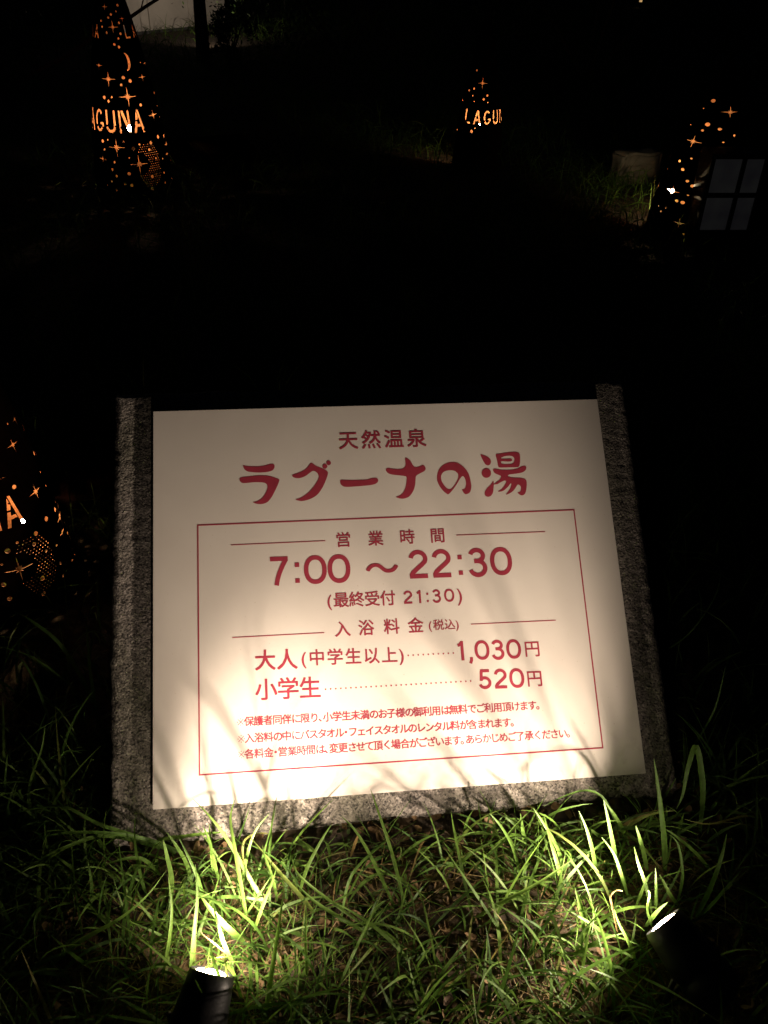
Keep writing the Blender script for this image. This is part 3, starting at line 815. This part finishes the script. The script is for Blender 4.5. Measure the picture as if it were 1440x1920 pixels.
wm = wst + dirw * 1.75 + Vector((0, 0, 0.9)); wl_ = wst + dirw * 0.5 + Vector((dirw.y, -dirw.x, 0)) * 1.7 + Vector((0, 0, 0.16))
spot_fixture(wl_, wm - wl_, 'added small spotlight washing the pale wall, hidden behind the tall lantern', power=24.0, size=130, spill=0.01, lens_mat=emit('dim_lens', WARM, 6.0))  # added lamp, out of sight, only to brighten the wall

def leaf_cloud(name, centre, rad, nleaf, size, parent=None, seed=0, mat=None, shell=0.5):
    rg = np.random.default_rng(seed)
    # clumps
    nc = max(5, nleaf // 90)
    d = rg.normal(size=(nc, 3)); d /= np.linalg.norm(d, axis=1)[:, None]; rr = rg.uniform(shell, 1.0, nc) ** 0.6
    cc = d * rr[:, None]
    k = rg.integers(0, nc, nleaf); p = cc[k] + rg.normal(scale=0.16, size=(nleaf, 3)); p = p * np.array(rad) + np.array(centre)
    a = rg.normal(size=(nleaf, 3)); a /= np.linalg.norm(a, axis=1)[:, None]; b = rg.normal(size=(nleaf, 3)); b -= a * (a * b).sum(1)[:, None]; b /= np.linalg.norm(b, axis=1)[:, None]
    s = size * rg.uniform(0.6, 1.3, nleaf)[:, None]
    V = np.stack([p - a * s, p + b * s * 0.38, p + a * s, p - b * s * 0.38], 1).reshape(-1, 3)
    F_ = np.arange(nleaf * 4).reshape(-1, 4)
    o = mesh_np(name, V, F_, np.repeat(rg.uniform(0, 0.8, nleaf), 4), mat or M_leaf, parent)
    return o

def mesh_np(name, V, F_, tint, mat, parent=None):
    me = bpy.data.meshes.new(name); nv, nf, k = len(V), len(F_), F_.shape[1]
    me.vertices.add(nv); me.vertices.foreach_set('co', V.astype(np.float32).ravel())
    me.loops.add(nf * k); me.loops.foreach_set('vertex_index', F_.astype(np.int32).ravel())
    me.polygons.add(nf); me.polygons.foreach_set('loop_start', np.arange(0, nf * k, k, dtype=np.int32)); me.polygons.foreach_set('loop_total', np.full(nf, k, dtype=np.int32))
    me.polygons.foreach_set('use_smooth', np.ones(nf, dtype=bool))
    me.update(); at_ = me.attributes.new('tint', 'FLOAT', 'POINT'); at_.data.foreach_set('value', tint.astype(np.float32))
    me.validate(); me.materials.append(mat)
    o = bpy.data.objects.new(name, me); COL.objects.link(o)
    if parent: o.parent = parent
    return o

tp = at(377, 60, 0); tp = Vector((tp.x * .80, tp.y * .80, 0))
tree = empty('tree', tp); tag(tree, 'dark slim tree trunk standing before the pale wall', 'tree')
v, f = tube([(0, 0, -0.1), (0.01, 0, 0.6), (-0.02, 0, 1.8), (-0.03, 0, 3.6)], [0.075, 0.06, 0.052, 0.04], 12); mk('trunk', v, f, M_bark, tree, smooth=True)
leaf_cloud('crown', (0, 0, 4.0), (1.0, 1.0, 0.9), 2600, 0.07, tree, 5)
q0 = at(226, 40, 0.55); q1 = at(330, -20, 1.1)
q0 = CAM + ray(228, 40) * 8.2; q1 = CAM + ray(345, -30) * 8.6
qv = (q1 - q0); lo_ = q0 - qv * (max(0, q0.z) / max(qv.z, 0.05)) if qv.z > 0 else q0
pole = empty('leaning_branch', (lo_.x, lo_.y, 0)); tag(pole, 'reddish bare branch slanting up behind the tall lantern', 'branch')
o_ = Vector((lo_.x, lo_.y, 0))
bpts = [lo_.lerp(q1, t) - o_ + Vector((0, 0, 0.012 * math.sin(t * 17))) for t in np.linspace(0, 1, 9)]
v, f = tube(bpts, [0.022 - 0.001 * i for i in range(9)], 8); mk('stem', v, f, M_pole, pole, smooth=True)
tw = lo_.lerp(q1, .72) - o_
v, f = tube([tw, tw + Vector((0.05, 0, 0.12)), tw + Vector((0.15, 0.02, 0.2))], [0.008, 0.006, 0.003], 6); mk('twig', v, f, M_pole, pole)

def shrub(loc, rad, n, label, seed, size=0.026):
    root = empty('shrub', loc); tag(root, label, 'shrub')
    leaf_cloud('foliage', (0, 0, rad[2] * 0.95), rad, n, size, root, seed)
    for k in range(4):
        a = k * 1.7 + seed; v, f = tube([(0, 0, -0.05), (0.3 * rad[0] * math.cos(a), 0.3 * rad[1] * math.sin(a), rad[2] * 0.6), (0.7 * rad[0] * math.cos(a), 0.7 * rad[1] * math.sin(a), rad[2] * 1.3)], [0.018, 0.012, 0.005], 6)
        mk('stem', v, f, M_bark, root)
p = at(425, 62, 0); shrub((p.x * .8 + .02, p.y * 0.8, 0), (.24, .24, .24), 1300, 'low dark shrub at the right end of the pale wall', 2)
p = at(40, 170, 0); shrub((p.x - .5, p.y, 0), (1.0, .8, .9), 4500, 'broad dark shrub left of the tall lantern', 3)
p = at(640, 100, 0); shrub((p.x, p.y, 0), (1.6, .9, .75), 4500, 'dark shrub between the tall and the far lantern', 4)
p = at(1100, 150, 0); shrub((p.x, p.y, 0), (1.3, .9, .8), 4500, 'dark shrub between the far and the squat lantern', 6)
p = at(1375, 395, 0); shrub((p.x + .45, p.y + .25, 0), (.45, .4, .5), 2500, 'dark leafy shrub behind the grey panes at the right edge', 8)

# tiny path light at the very top
pp = at(1200, 12, 0)
pr = empty('path_light', (pp.x, pp.y, 0)); tag(pr, 'tiny warm path light at the top edge right of centre', 'lamp')
v, f = lathe([(0.0, 0.16), (0.07, 0.13), (0.07, 0.125), (0.0, 0.13)], 20); mk('cap', v, f, M_frame, pr)
M_pl = emit('path_glow', (1.0, 0.62, 0.25), 0.5)
v, f = lathe([(0.0, 0.07), (0.028, 0.07), (0.028, 0.12), (0.0, 0.12)], 14); mk('diffuser', v, f, M_pl, pr)
v, f = tube([(0, 0, -0.1), (0, 0, 0.07)], 0.012, 8); mk('post', v, f, M_frame, pr)

# ------------------------------------------------------------------ grass
mpi = np.array(MPI); STX0, STX1 = -0.085, 0.972
def blades(name, base, length, width, az, phi0, curl, tint, mat, K=6, twist=None, label=None, check=True):
    n = len(base); t = np.linspace(0, 1, K + 1)
    seg = length[:, None] / K
    tm = (t[:-1] + t[1:]) / 2
    phi = phi0[:, None] - curl[:, None] * tm[None, :] ** 1.3
    wob = az[:, None] + (twist[:, None] * tm[None, :] if twist is not None else 0)
    dx = np.cos(phi) * np.cos(wob) * seg; dy = np.cos(phi) * np.sin(wob) * seg; dz = np.sin(phi) * seg
    P = np.zeros((n, K + 1, 3)); P[:, 0] = base
    P[:, 1:, 0] = base[:, None, 0] + np.cumsum(dx, 1); P[:, 1:, 1] = base[:, None, 1] + np.cumsum(dy, 1); P[:, 1:, 2] = base[:, None, 2] + np.cumsum(dz, 1)
    P[:, :, 2] = np.maximum(P[:, :, 2], np.minimum(base[:, None, 2], 0.0) + 0.002)
    keep = np.ones(n, bool)
    if check:
        Q = P.reshape(-1, 3) @ mpi[:3, :3].T + mpi[:3, 3]; Q = Q.reshape(n, K + 1, 3)
        inside = (Q[..., 2] < 0.006) & (Q[..., 0] > STX0) & (Q[..., 0] < STX1) & (Q[..., 1] < 0.06) & (Q[..., 1] > -0.83)
        under = (P[..., 1] > 0.85) & inside
        foot = inside | under
        keep &= ~foot.any(1)
        # few blades stand right in the beams
        pick = rng.uniform(0, 1, n) < 0.36
        for (c, ax) in ((pA, Vector((0.25, 0.9, 0.25)).normalized()), (pB, Vector((-0.60, 0.72, 0.40)).normalized())):
            a = np.array(ax); r_ = P - np.array(c); s = (r_ @ a); dist = np.linalg.norm(r_, axis=2)
            keep &= ~(((s > 0) & (s / (dist + 1e-6) > math.cos(R(42))) & (dist < 0.42)).any(1) & pick)
        # spotlights: keep the housings clear
        for (c, ax) in ((pA, Vector(LA).normalized()), (pB, Vector((-0.60, 0.72, 0.40)).normalized())):
            a = np.array(ax); r_ = P - np.array(c); s = (r_ @ a); dperp = np.linalg.norm(r_ - s[..., None] * a, axis=2)
            keep &= ~((s < 0.004) & (s > -0.14) & (dperp < 0.045)).any(1)
    P = P[keep]; n = len(P); az_ = wob[keep]; width = width[keep]; tint = tint[keep]
    w = (1 - t ** 2.2) * (0.55 + 0.9 * np.minimum(t * 3, 1) * 0.5)
    side = np.zeros((n, K + 1, 3)); az_f = np.concatenate([az_, az_[:, -1:]], 1) if az_.shape[1] == K else az_
    roll = rng.uniform(-0.9, 0.9, n)[:, None] + rng.uniform(-1.1, 1.1, n)[:, None] * t[None, :]
    side[..., 0] = -np.sin(az_f) * np.cos(roll); side[..., 1] = np.cos(az_f) * np.cos(roll); side[..., 2] = np.sin(roll)
    hw = width[:, None] * w[None, :] / 2
    V = np.stack([P - side * hw[..., None], P + side * hw[..., None]], 2).reshape(n, -1, 3)
    nv = 2 * (K + 1)
    j = np.arange(K); fb = np.stack([2 * j, 2 * j + 1, 2 * j + 3, 2 * j + 2], 1)
    F_ = (np.arange(n)[:, None, None] * nv + fb[None]).reshape(-1, 4)
    o = mesh_np(name, V.reshape(-1, 3), F_, np.repeat(tint, nv), mat)
    tag(o, label, kind='stuff', cat='grass' if 'grass' in name or 'straw' in name else None)
    return o

def scatter(n, x0, x1, y0, y1, f=None):
    out = []
    x = rng.uniform(x0, x1, n * 3); y = rng.uniform(y0, y1, n * 3)
    if f is not None:
        k = rng.uniform(0, 1, n * 3) < f(x, y); x = x[k]; y = y[k]
    x = x[:n]; y = y[:n]
    z = np.array([ground_h(a, b_) for a, b_ in zip(x, y)])
    return np.stack([x, y, z - 0.002], 1)

def clumpy(x, y, s=7.0, lo=0.15):
    v = np.array([noise.noise((a * s, b_ * s, 3.3)) for a, b_ in zip(x, y)])
    return np.clip(lo + (v + 0.25) * 1.6, lo, 1)

# near lawn
def near_set(name, n, Lr, Wr, region, label, mat=M_grass, tintr=(0, 1), flat=0.0, K=6, clump=7.0, dens=None, check=True, phir=(0.7, 1.5), curlr=(0.3, 2.0)):
    b = scatter(n, *region, f=(lambda x, y: clumpy(x, y, clump) * (dens(x, y) if dens else 1)))
    m = len(b)
    L_ = rng.uniform(*Lr, m) * rng.uniform(0.6, 1.0, m); W_ = rng.uniform(*Wr, m)
    az = rng.uniform(0, 2 * np.pi, m); ph = rng.uniform(*phir, m) * (1 - flat); cu = rng.uniform(*curlr, m)
    ti = rng.uniform(*tintr, m)
    return blades(name, b, L_, W_, az, ph, cu, ti, mat, K, rng.uniform(-0.6, 0.6, m), label, check)

near_set('grass', 3900, (0.05, 0.16), (0.0025, 0.006), (-0.95, 0.95, 0.45, 1.15), 'green lawn grass in front of the sign', tintr=(0, .92), check=True)
near_set('broad_grass', 1050, (0.10, 0.25), (0.0035, 0.0078), (-0.95, 0.95, 0.45, 1.10), 'broad bladed long grass in front of the sign', tintr=(0.1, .9), K=8, clump=4.0)
near_set('straw', 8500, (0.04, 0.15), (0.0012, 0.0034), (-0.95, 0.95, 0.45, 1.10), 'dry straw lying between the grass', M_straw, flat=0.8, curlr=(0, .5), clump=5.0)
def edge_y(x): return .875 + (x + .467) * .1375
eb = []
for k in range(1000):
    x = rng.uniform(-.58, .66); 
    if noise.noise((x * 9, 0.3, 0.7)) + rng.uniform(-.5, .35) > 0.12: continue
    y = edge_y(x) - rng.uniform(.004, 1) ** 1.6 * 0.11; eb.append((x, y, ground_h(x, y)))
eb = np.array(eb); m_ = len(eb)
blades('edge_grass', eb, rng.uniform(.04, .15, m_), rng.uniform(.003, .0085, m_), rng.uniform(-np.pi - .2, .2, m_), rng.uniform(.9, 1.55, m_), rng.uniform(.2, 1.8, m_), rng.uniform(0, .95, m_), M_grass, 7, rng.uniform(-.6, .6, m_), 'green grass growing along the foot of the stone slab')
near_set('fine_grass', 3500, (0.03, 0.12), (0.0012, 0.0028), (-0.95, 0.95, 0.45, 1.12), 'fine thin grass and shoots in front of the sign', tintr=(0, 1), flat=0.2, K=5)
near_set('side_grass', 1500, (0.08, 0.28), (0.003, 0.008), (-1.7, -0.56, 0.8, 2.4), 'grass left of the stone slab', tintr=(0, .9))
near_set('verge_grass', 1500, (0.08, 0.28), (0.003, 0.008), (0.62, 1.7, 0.8, 2.4), 'grass right of the stone slab', tintr=(0, .9))
def near_lantern(x, y):
    return np.clip(np.exp(-((x - 1.18) ** 2 + (y - 4.75) ** 2) / .06) + np.exp(-((x - .15) ** 2 + (y - 7.0) ** 2) / .22) + np.exp(-((x - 1.30) ** 2 + (y - 5.35) ** 2) / .03) + .6 * np.exp(-((x + 1.1) ** 2 + (y - 5.0) ** 2) / .10), 0, 1)
near_set('lantern_grass', 2600, (0.16, 0.38), (0.005, 0.010), (-1.6, 1.6, 4.2, 7.8), 'taller grass standing round the far lanterns', tintr=(0.2, .9), K=5, dens=near_lantern, clump=3.0)
near_set('field_grass', 26000, (0.10, 0.34), (0.003, 0.008), (-4.5, 3.5, 1.7, 8.5), 'long grass of the dark slope behind the sign', tintr=(0, .9), K=4, clump=1.6)
near_set('far_grass', 14000, (0.15, 0.4), (0.006, 0.014), (-9, 7, 8.5, 17), 'far grass running back to the pale wall', tintr=(0, .9), K=3, clump=0.7)

# fallen leaves and stone chips between the blades
def litter(name, n, region, size, mat, label, kind='leaf', tr=(0, 1)):
    b = scatter(n, *region); m = len(b)
    V = []; 
    K = 7
    ang = np.linspace(0, 2 * np.pi, K, endpoint=False)
    s = size * rng.uniform(0.5, 1.4, m); az = rng.uniform(0, 6.28, m); tilt = rng.normal(scale=0.35, size=(m, 2))
    rad = rng.uniform(0.7, 1.2, (m, K)) * s[:, None]
    lx = rad * np.cos(ang); ly = rad * np.sin(ang) * 0.6
    x = lx * np.cos(az)[:, None] - ly * np.sin(az)[:, None]; y = lx * np.sin(az)[:, None] + ly * np.cos(az)[:, None]
    z = lx * tilt[:, :1] + ly * tilt[:, 1:] + (lx ** 2 / s[:, None]) * rng.uniform(-.3, .6, (m, 1)) + np.abs(rng.normal(scale=0.004, size=(m, 1))) + 0.006
    ring = np.stack([x, y, z], 2) + b[:, None, :]
    cen = b[:, None, :] + np.array([0, 0, 0.006 if kind == 'leaf' else 0.012])
    V = np.concatenate([cen, ring], 1).reshape(-1, 3)
    j = np.arange(K); fb = np.stack([np.zeros(K, int), 1 + j, 1 + (j + 1) % K], 1)
    F_ = (np.arange(m)[:, None, None] * (K + 1) + fb[None]).reshape(-1, 3)
    o = mesh_np(name, V, F_, np.repeat(rng.uniform(*tr, m), K + 1), mat)
    tag(o, label, kind='stuff')
M_dead = blade_mat('straw', (0.06, 0.035, 0.018), (0.22, 0.14, 0.07), 0.1, 0.8)
M_clover = blade_mat('grass_green', (0.03, 0.06, 0.012), (0.10, 0.15, 0.03), 0.25, 0.6)
litter('fallen_leaves', 2600, (-0.95, 0.95, 0.45, 1.1), 0.010, M_dead, 'small brown fallen leaves among the grass')
litter('low_weeds', 1400, (-0.95, 0.95, 0.45, 1.1), 0.006, M_clover, 'small green weeds low among the grass', tr=(0, .8))

# ---------------- single long blades one can pick out, in tufts
def tuft(label, blades_, anchor):
    a = at(*anchor, 0); root = empty('grass_tuft', (a.x, a.y, 0)); tag(root, label, 'grass tuft', 'tufts of long broad grass')
    for pts, w, tint in blades_:
        # pts: (px, py, z) from root to tip
        P = [at(x, y, z) for x, y, z in pts]
        # smooth
        Q = []
        for i in range(len(P) - 1):
            p0, p1, p2, p3 = P[max(i - 1, 0)], P[i], P[i + 1], P[min(i + 2, len(P) - 1)]
            for s in range(5):
                t = s / 5; Q.append(0.5 * ((2 * p1) + (-p0 + p2) * t + (2 * p0 - 5 * p1 + 4 * p2 - p3) * t * t + (-p0 + 3 * p1 - 3 * p2 + p3) * t ** 3))
        Q.append(P[-1]); n = len(Q); vs = []; rl = random.uniform(-0.5, 0.5)
        for i, p in enumerate(Q):
            t = i / (n - 1); d = (Q[min(i + 1, n - 1)] - Q[max(i - 1, 0)]).normalized()
            view = (CAM - p).normalized(); s = d.cross(view).normalized(); nn = s.cross(d).normalized()
            s = (s * math.cos(rl) + nn * math.sin(rl)); rl += random.uniform(-0.09, 0.09); nn = s.cross(d).normalized()
            hw = w * 0.86 / 2 * (1 - t ** 2.4) * min(1, 0.55 + t * 2.0) + 0.0002
            vs += [p - s * hw, p + nn * hw * -0.35, p + s * hw]
        fs = []
        for i in range(n - 1):
            for k in (0, 1): fs.append((3 * i + k, 3 * i + k + 1, 3 * i + k + 4, 3 * i + k + 3))
        V = np.array([tuple(v - root.location) for v in vs]); o = mesh_np('blade', V, np.array(fs), np.full(len(V), tint), M_grass, root)
    return root

tuft('long blades bowing left over the lower left corner of the slab', [
    ([(330, 1600, .0), (265, 1572, .04), (185, 1545, .08), (120, 1513, .10), (55, 1518, .09), (5, 1532, .05)], .0085, .45),
    ([(345, 1600, .0), (280, 1575, .05), (200, 1562, .08), (120, 1562, .08), (50, 1577, .06)], .0075, .35),
    ([(300, 1590, .0), (200, 1567, .05), (120, 1590, .07), (60, 1622, .06), (0, 1656, .04)], .0078, .5),
    ([(290, 1575, .0), (330, 1570, .05), (385, 1563, .07), (425, 1560, .07)], .0075, .6),
    ([(300, 1640, .0), (270, 1612, .05), (235, 1610, .07), (192, 1624, .06)], .0075, .55),
    ([(318, 1700, .0), (322, 1650, .06), (312, 1600, .12), (306, 1575, .15)], .0095, .7),
    ([(95, 1810, .0), (150, 1765, .04), (225, 1722, .08), (275, 1680, .11), (312, 1632, .13)], .0105, .6),
    ([(170, 1700, .0), (172, 1660, .05), (165, 1615, .10)], .0065, .3),
    ([(170, 1815, .0), (130, 1785, .05), (95, 1752, .07)], .006, .8)], (300, 1600))
tuft('faint long blades arching in the dark left of the slab', [
    ([(175, 1318, .0), (150, 1265, .06), (110, 1205, .12), (60, 1165, .16), (25, 1145, .16)], .0105, .3),
    ([(158, 1312, .0), (120, 1275, .05), (60, 1232, .10), (0, 1212, .12)], .0055, .35),
    ([(92, 1352, .0), (75, 1300, .06), (50, 1250, .11), (28, 1225, .12)], .006, .2),
    ([(50, 1500, .0), (60, 1455, .06), (78, 1405, .12), (85, 1360, .15)], .0045, .6),
    ([(90, 1490, .0), (100, 1450, .05), (122, 1410, .08), (155, 1412, .08)], .005, .2),
    ([(8, 1510, .0), (10, 1460, .07), (14, 1415, .12)], .0045, .3)], (110, 1340))
tuft('blinding lit blades over the bottom left spotlight', [
    ([(497, 1695, .03), (470, 1650, .06), (430, 1580, .10), (397, 1535, .13), (361, 1497, .15)], .0085, .75),
    ([(462, 1718, .02), (452, 1660, .07), (440, 1590, .12), (432, 1535, .15), (440, 1500, .17)], .0080, .8),
    ([(458, 1766, .02), (425, 1738, .06), (395, 1705, .09), (370, 1672, .11)], .0105, .7),
    ([(437, 1808, .04), (420, 1770, .08), (408, 1730, .11), (400, 1700, .12)], .0075, .6),
    ([(477, 1745, .02), (492, 1700, .06), (508, 1660, .09), (519, 1626, .11)], .0065, .8),
    ([(432, 1795, .05), (405, 1772, .08), (380, 1752, .10), (376, 1740, .11)], .003, .97),
    ([(418, 1850, .085), (408, 1822, .112), (398, 1792, .132), (392, 1760, .14)], .0065, .6),
    ([(446, 1838, .07), (430, 1815, .108), (405, 1798, .124), (384, 1790, .128)], .0060, .7),
    ([(372, 1830, .08), (388, 1814, .110), (412, 1806, .118), (436, 1806, .112)], .0050, .5),
    ([(428, 1850, .08), (424, 1820, .110), (422, 1788, .13)], .0040, .9),
    ([(357, 1815, .03), (365, 1740, .08), (370, 1680, .12), (366, 1620, .16)], .0070, .7),
    ([(400, 1640, .0), (396, 1590, .06), (392, 1545, .11)], .006, .6),
    ([(305, 1830, .0), (318, 1760, .06), (322, 1700, .10), (315, 1640, .14)], .006, .8),
    ([(590, 1712, .0), (560, 1676, .05), (515, 1625, .09), (465, 1565, .12)], .0080, .88),
    ([(453, 1872, .02), (446, 1850, .06), (438, 1822, .09), (434, 1800, .11)], .005, .65),
    ([(402, 1918, .06), (385, 1880, .09), (372, 1850, .11), (362, 1828, .11)], .0045, .5),
    ([(460, 1640, .0), (455, 1590, .05), (465, 1570, .06), (490, 1562, .06), (512, 1566, .05)], .004, .9)], (430, 1760))
tuft('thin tall blades standing between the left lamp and the board', [
    ([(520, 1690, .0), (512, 1650, .06), (498, 1610, .12), (492, 1585, .17)], .006, .6),
    ([(410, 1650, .0), (400, 1610, .05), (392, 1575, .10), (380, 1548, .14)], .0075, .5),
    ([(360, 1660, .0), (350, 1620, .05), (330, 1585, .10), (312, 1560, .13)], .0075, .6),
    ([(455, 1660, .0), (462, 1610, .07), (478, 1560, .12), (505, 1525, .15)], .0060, .7),
    ([(560, 1680, .0), (575, 1630, .06), (600, 1580, .11), (622, 1545, .14)], .0070, .6),
    ([(385, 1700, .0), (372, 1650, .06), (350, 1600, .11), (335, 1570, .14)], .0065, .4)], (440, 1670))
tuft('thin tall blades standing between the right lamp and the board', [
    ([(1120, 1650, .0), (1112, 1600, .07), (1100, 1555, .12), (1085, 1520, .16)], .0075, .5),
    ([(1060, 1640, .0), (1045, 1590, .06), (1020, 1545, .11), (1000, 1515, .14)], .0070, .6),
    ([(1160, 1640, .0), (1150, 1585, .08), (1140, 1535, .14), (1132, 1500, .18)], .0080, .4),
    ([(1180, 1690, .0), (1165, 1640, .07), (1150, 1600, .12), (1128, 1570, .15)], .0065, .6),
    ([(975, 1640, .0), (962, 1590, .06), (940, 1550, .11), (918, 1525, .14)], .0065, .5)], (1090, 1630))
tuft('long green blades right of the bottom left spotlight', [
    ([(495, 1915, .0), (510, 1820, .07), (522, 1740, .12), (533, 1668, .17)], .0085, .65),
    ([(478, 1800, .0), (483, 1850, .02), (478, 1900, .02)], .006, .6),
    ([(575, 1830, .0), (573, 1760, .07), (575, 1690, .12)], .0055, .7),
    ([(700, 1755, .0), (640, 1722, .05), (590, 1690, .07), (548, 1650, .08)], .0070, .6),
    ([(690, 1740, .0), (620, 1690, .07), (560, 1640, .09), (545, 1600, .09)], .005, .7),
    ([(740, 1700, .0), (700, 1615, .08), (668, 1560, .13), (640, 1530, .14)], .0065, .5),
    ([(760, 1700, .0), (735, 1600, .09), (712, 1530, .14), (695, 1480, .17)], .0065, .55),
    ([(640, 1720, .0), (660, 1640, .07), (720, 1580, .10), (780, 1540, .10)], .0065, .4),
    ([(555, 1570, .0), (575, 1590, .02), (590, 1597, .02)], .009, .55)], (600, 1780))
tuft('crossing long blades in the lawn before the middle of the board', [
    ([(890, 1722, .0), (945, 1690, .05), (1010, 1655, .09), (1076, 1610, .13)], .0080, .85),
    ([(1058, 1672, .0), (1045, 1620, .06), (1032, 1575, .09), (1020, 1528, .11)], .0080, .8),
    ([(880, 1630, .0), (930, 1590, .05), (970, 1545, .09), (1002, 1513, .11)], .0055, .7),
    ([(1112, 1766, .0), (1095, 1710, .05), (1078, 1668, .08), (1072, 1665, .08)], .0055, .6),
    ([(1100, 1775, .0), (1090, 1715, .06), (1078, 1665, .10)], .0065, .65),
    ([(985, 1585, .0), (980, 1555, .05), (976, 1525, .09)], .0075, .5),
    ([(1180, 1585, .0), (1150, 1530, .05), (1130, 1495, .08), (1100, 1482, .09), (1060, 1492, .08), (1020, 1512, .07)], .0050, .35),
    ([(1178, 1580, .0), (1165, 1550, .05), (1150, 1525, .09), (1134, 1503, .11)], .0075, .6),
    ([(1140, 1760, .0), (1120, 1740, .04), (1085, 1718, .07), (1062, 1704, .08)], .0065, .6),
    ([(1150, 1920, .0), (1148, 1830, .05), (1125, 1735, .10), (1098, 1680, .12)], .0065, .45),
    ([(1195, 1810, .0), (1180, 1770, .05), (1160, 1730, .08), (1152, 1705, .10)], .0060, .7),
    ([(1155, 1655, .0), (1130, 1652, .04), (1095, 1662, .05), (1050, 1670, .05)], .0050, .75),
    ([(1158, 1748, .04), (1148, 1700, .07), (1145, 1680, .09), (1155, 1670, .10), (1168, 1671, .10)], .003, .98),
    ([(1145, 1575, .0), (1120, 1565, .03), (1105, 1552, .05)], .0085, .55)], (1050, 1640))
tuft('tall upright blades above the right spotlight', [
    ([(1247, 1635, .0), (1245, 1570, .08), (1236, 1490, .16), (1226, 1422, .22)], .0115, .45),
    ([(1214, 1632, .02), (1207, 1600, .07), (1199, 1570, .11), (1192, 1548, .13)], .0085, .6),
    ([(1222, 1712, .04), (1211, 1660, .08), (1197, 1620, .12), (1189, 1587, .14)], .0065, .6),
    ([(1210, 1738, .04), (1225, 1718, .07), (1238, 1703, .09), (1252, 1692, .10)], .0085, .6),
    ([(1222, 1738, .05), (1214, 1705, .08), (1218, 1678, .11), (1215, 1670, .12)], .0045, .6),
    ([(1193, 1698, .03), (1205, 1668, .07), (1215, 1645, .09), (1225, 1634, .09)], .0065, .75),
    ([(1275, 1700, .0), (1258, 1680, .05), (1245, 1655, .07), (1236, 1640, .08)], .0070, .7),
    ([(1230, 1710, .04), (1230, 1680, .08), (1230, 1652, .11), (1229, 1628, .13)], .0050, .55),
    ([(1340, 1645, .0), (1310, 1605, .05), (1270, 1570, .08), (1240, 1550, .09)], .0070, .6),
    ([(1271, 1690, .0), (1280, 1640, .05), (1272, 1585, .09), (1255, 1565, .10)], .0055, .45),
    ([(1255, 1550, .0), (1235, 1540, .03), (1205, 1545, .05)], .0075, .7),
    ([(1241, 1502, .0), (1255, 1480, .04), (1268, 1458, .07)], .0045, .5)], (1235, 1690))
tuft('drooping pale blade and dark blades right of the slab', [
    ([(1312, 1560, .0), (1318, 1480, .10), (1306, 1400, .18), (1290, 1440, .15), (1280, 1490, .10), (1268, 1518, .07)], .0115, .4),
    ([(1305, 1720, .0), (1330, 1670, .06), (1352, 1610, .12), (1363, 1562, .15)], .0095, .45),
    ([(1310, 1720, .0), (1340, 1690, .05), (1370, 1655, .09), (1395, 1625, .11)], .0060, .4),
    ([(1300, 1400, .0), (1340, 1330, .10), (1360, 1250, .18)], .005, .3),
    ([(1230, 1230, .0), (1290, 1190, .10), (1340, 1120, .18), (1352, 1070, .22)], .004, .35),
    ([(1440, 1540, .0), (1400, 1530, .05), (1330, 1545, .08), (1280, 1535, .08)], .005, .9)], (1310, 1600))
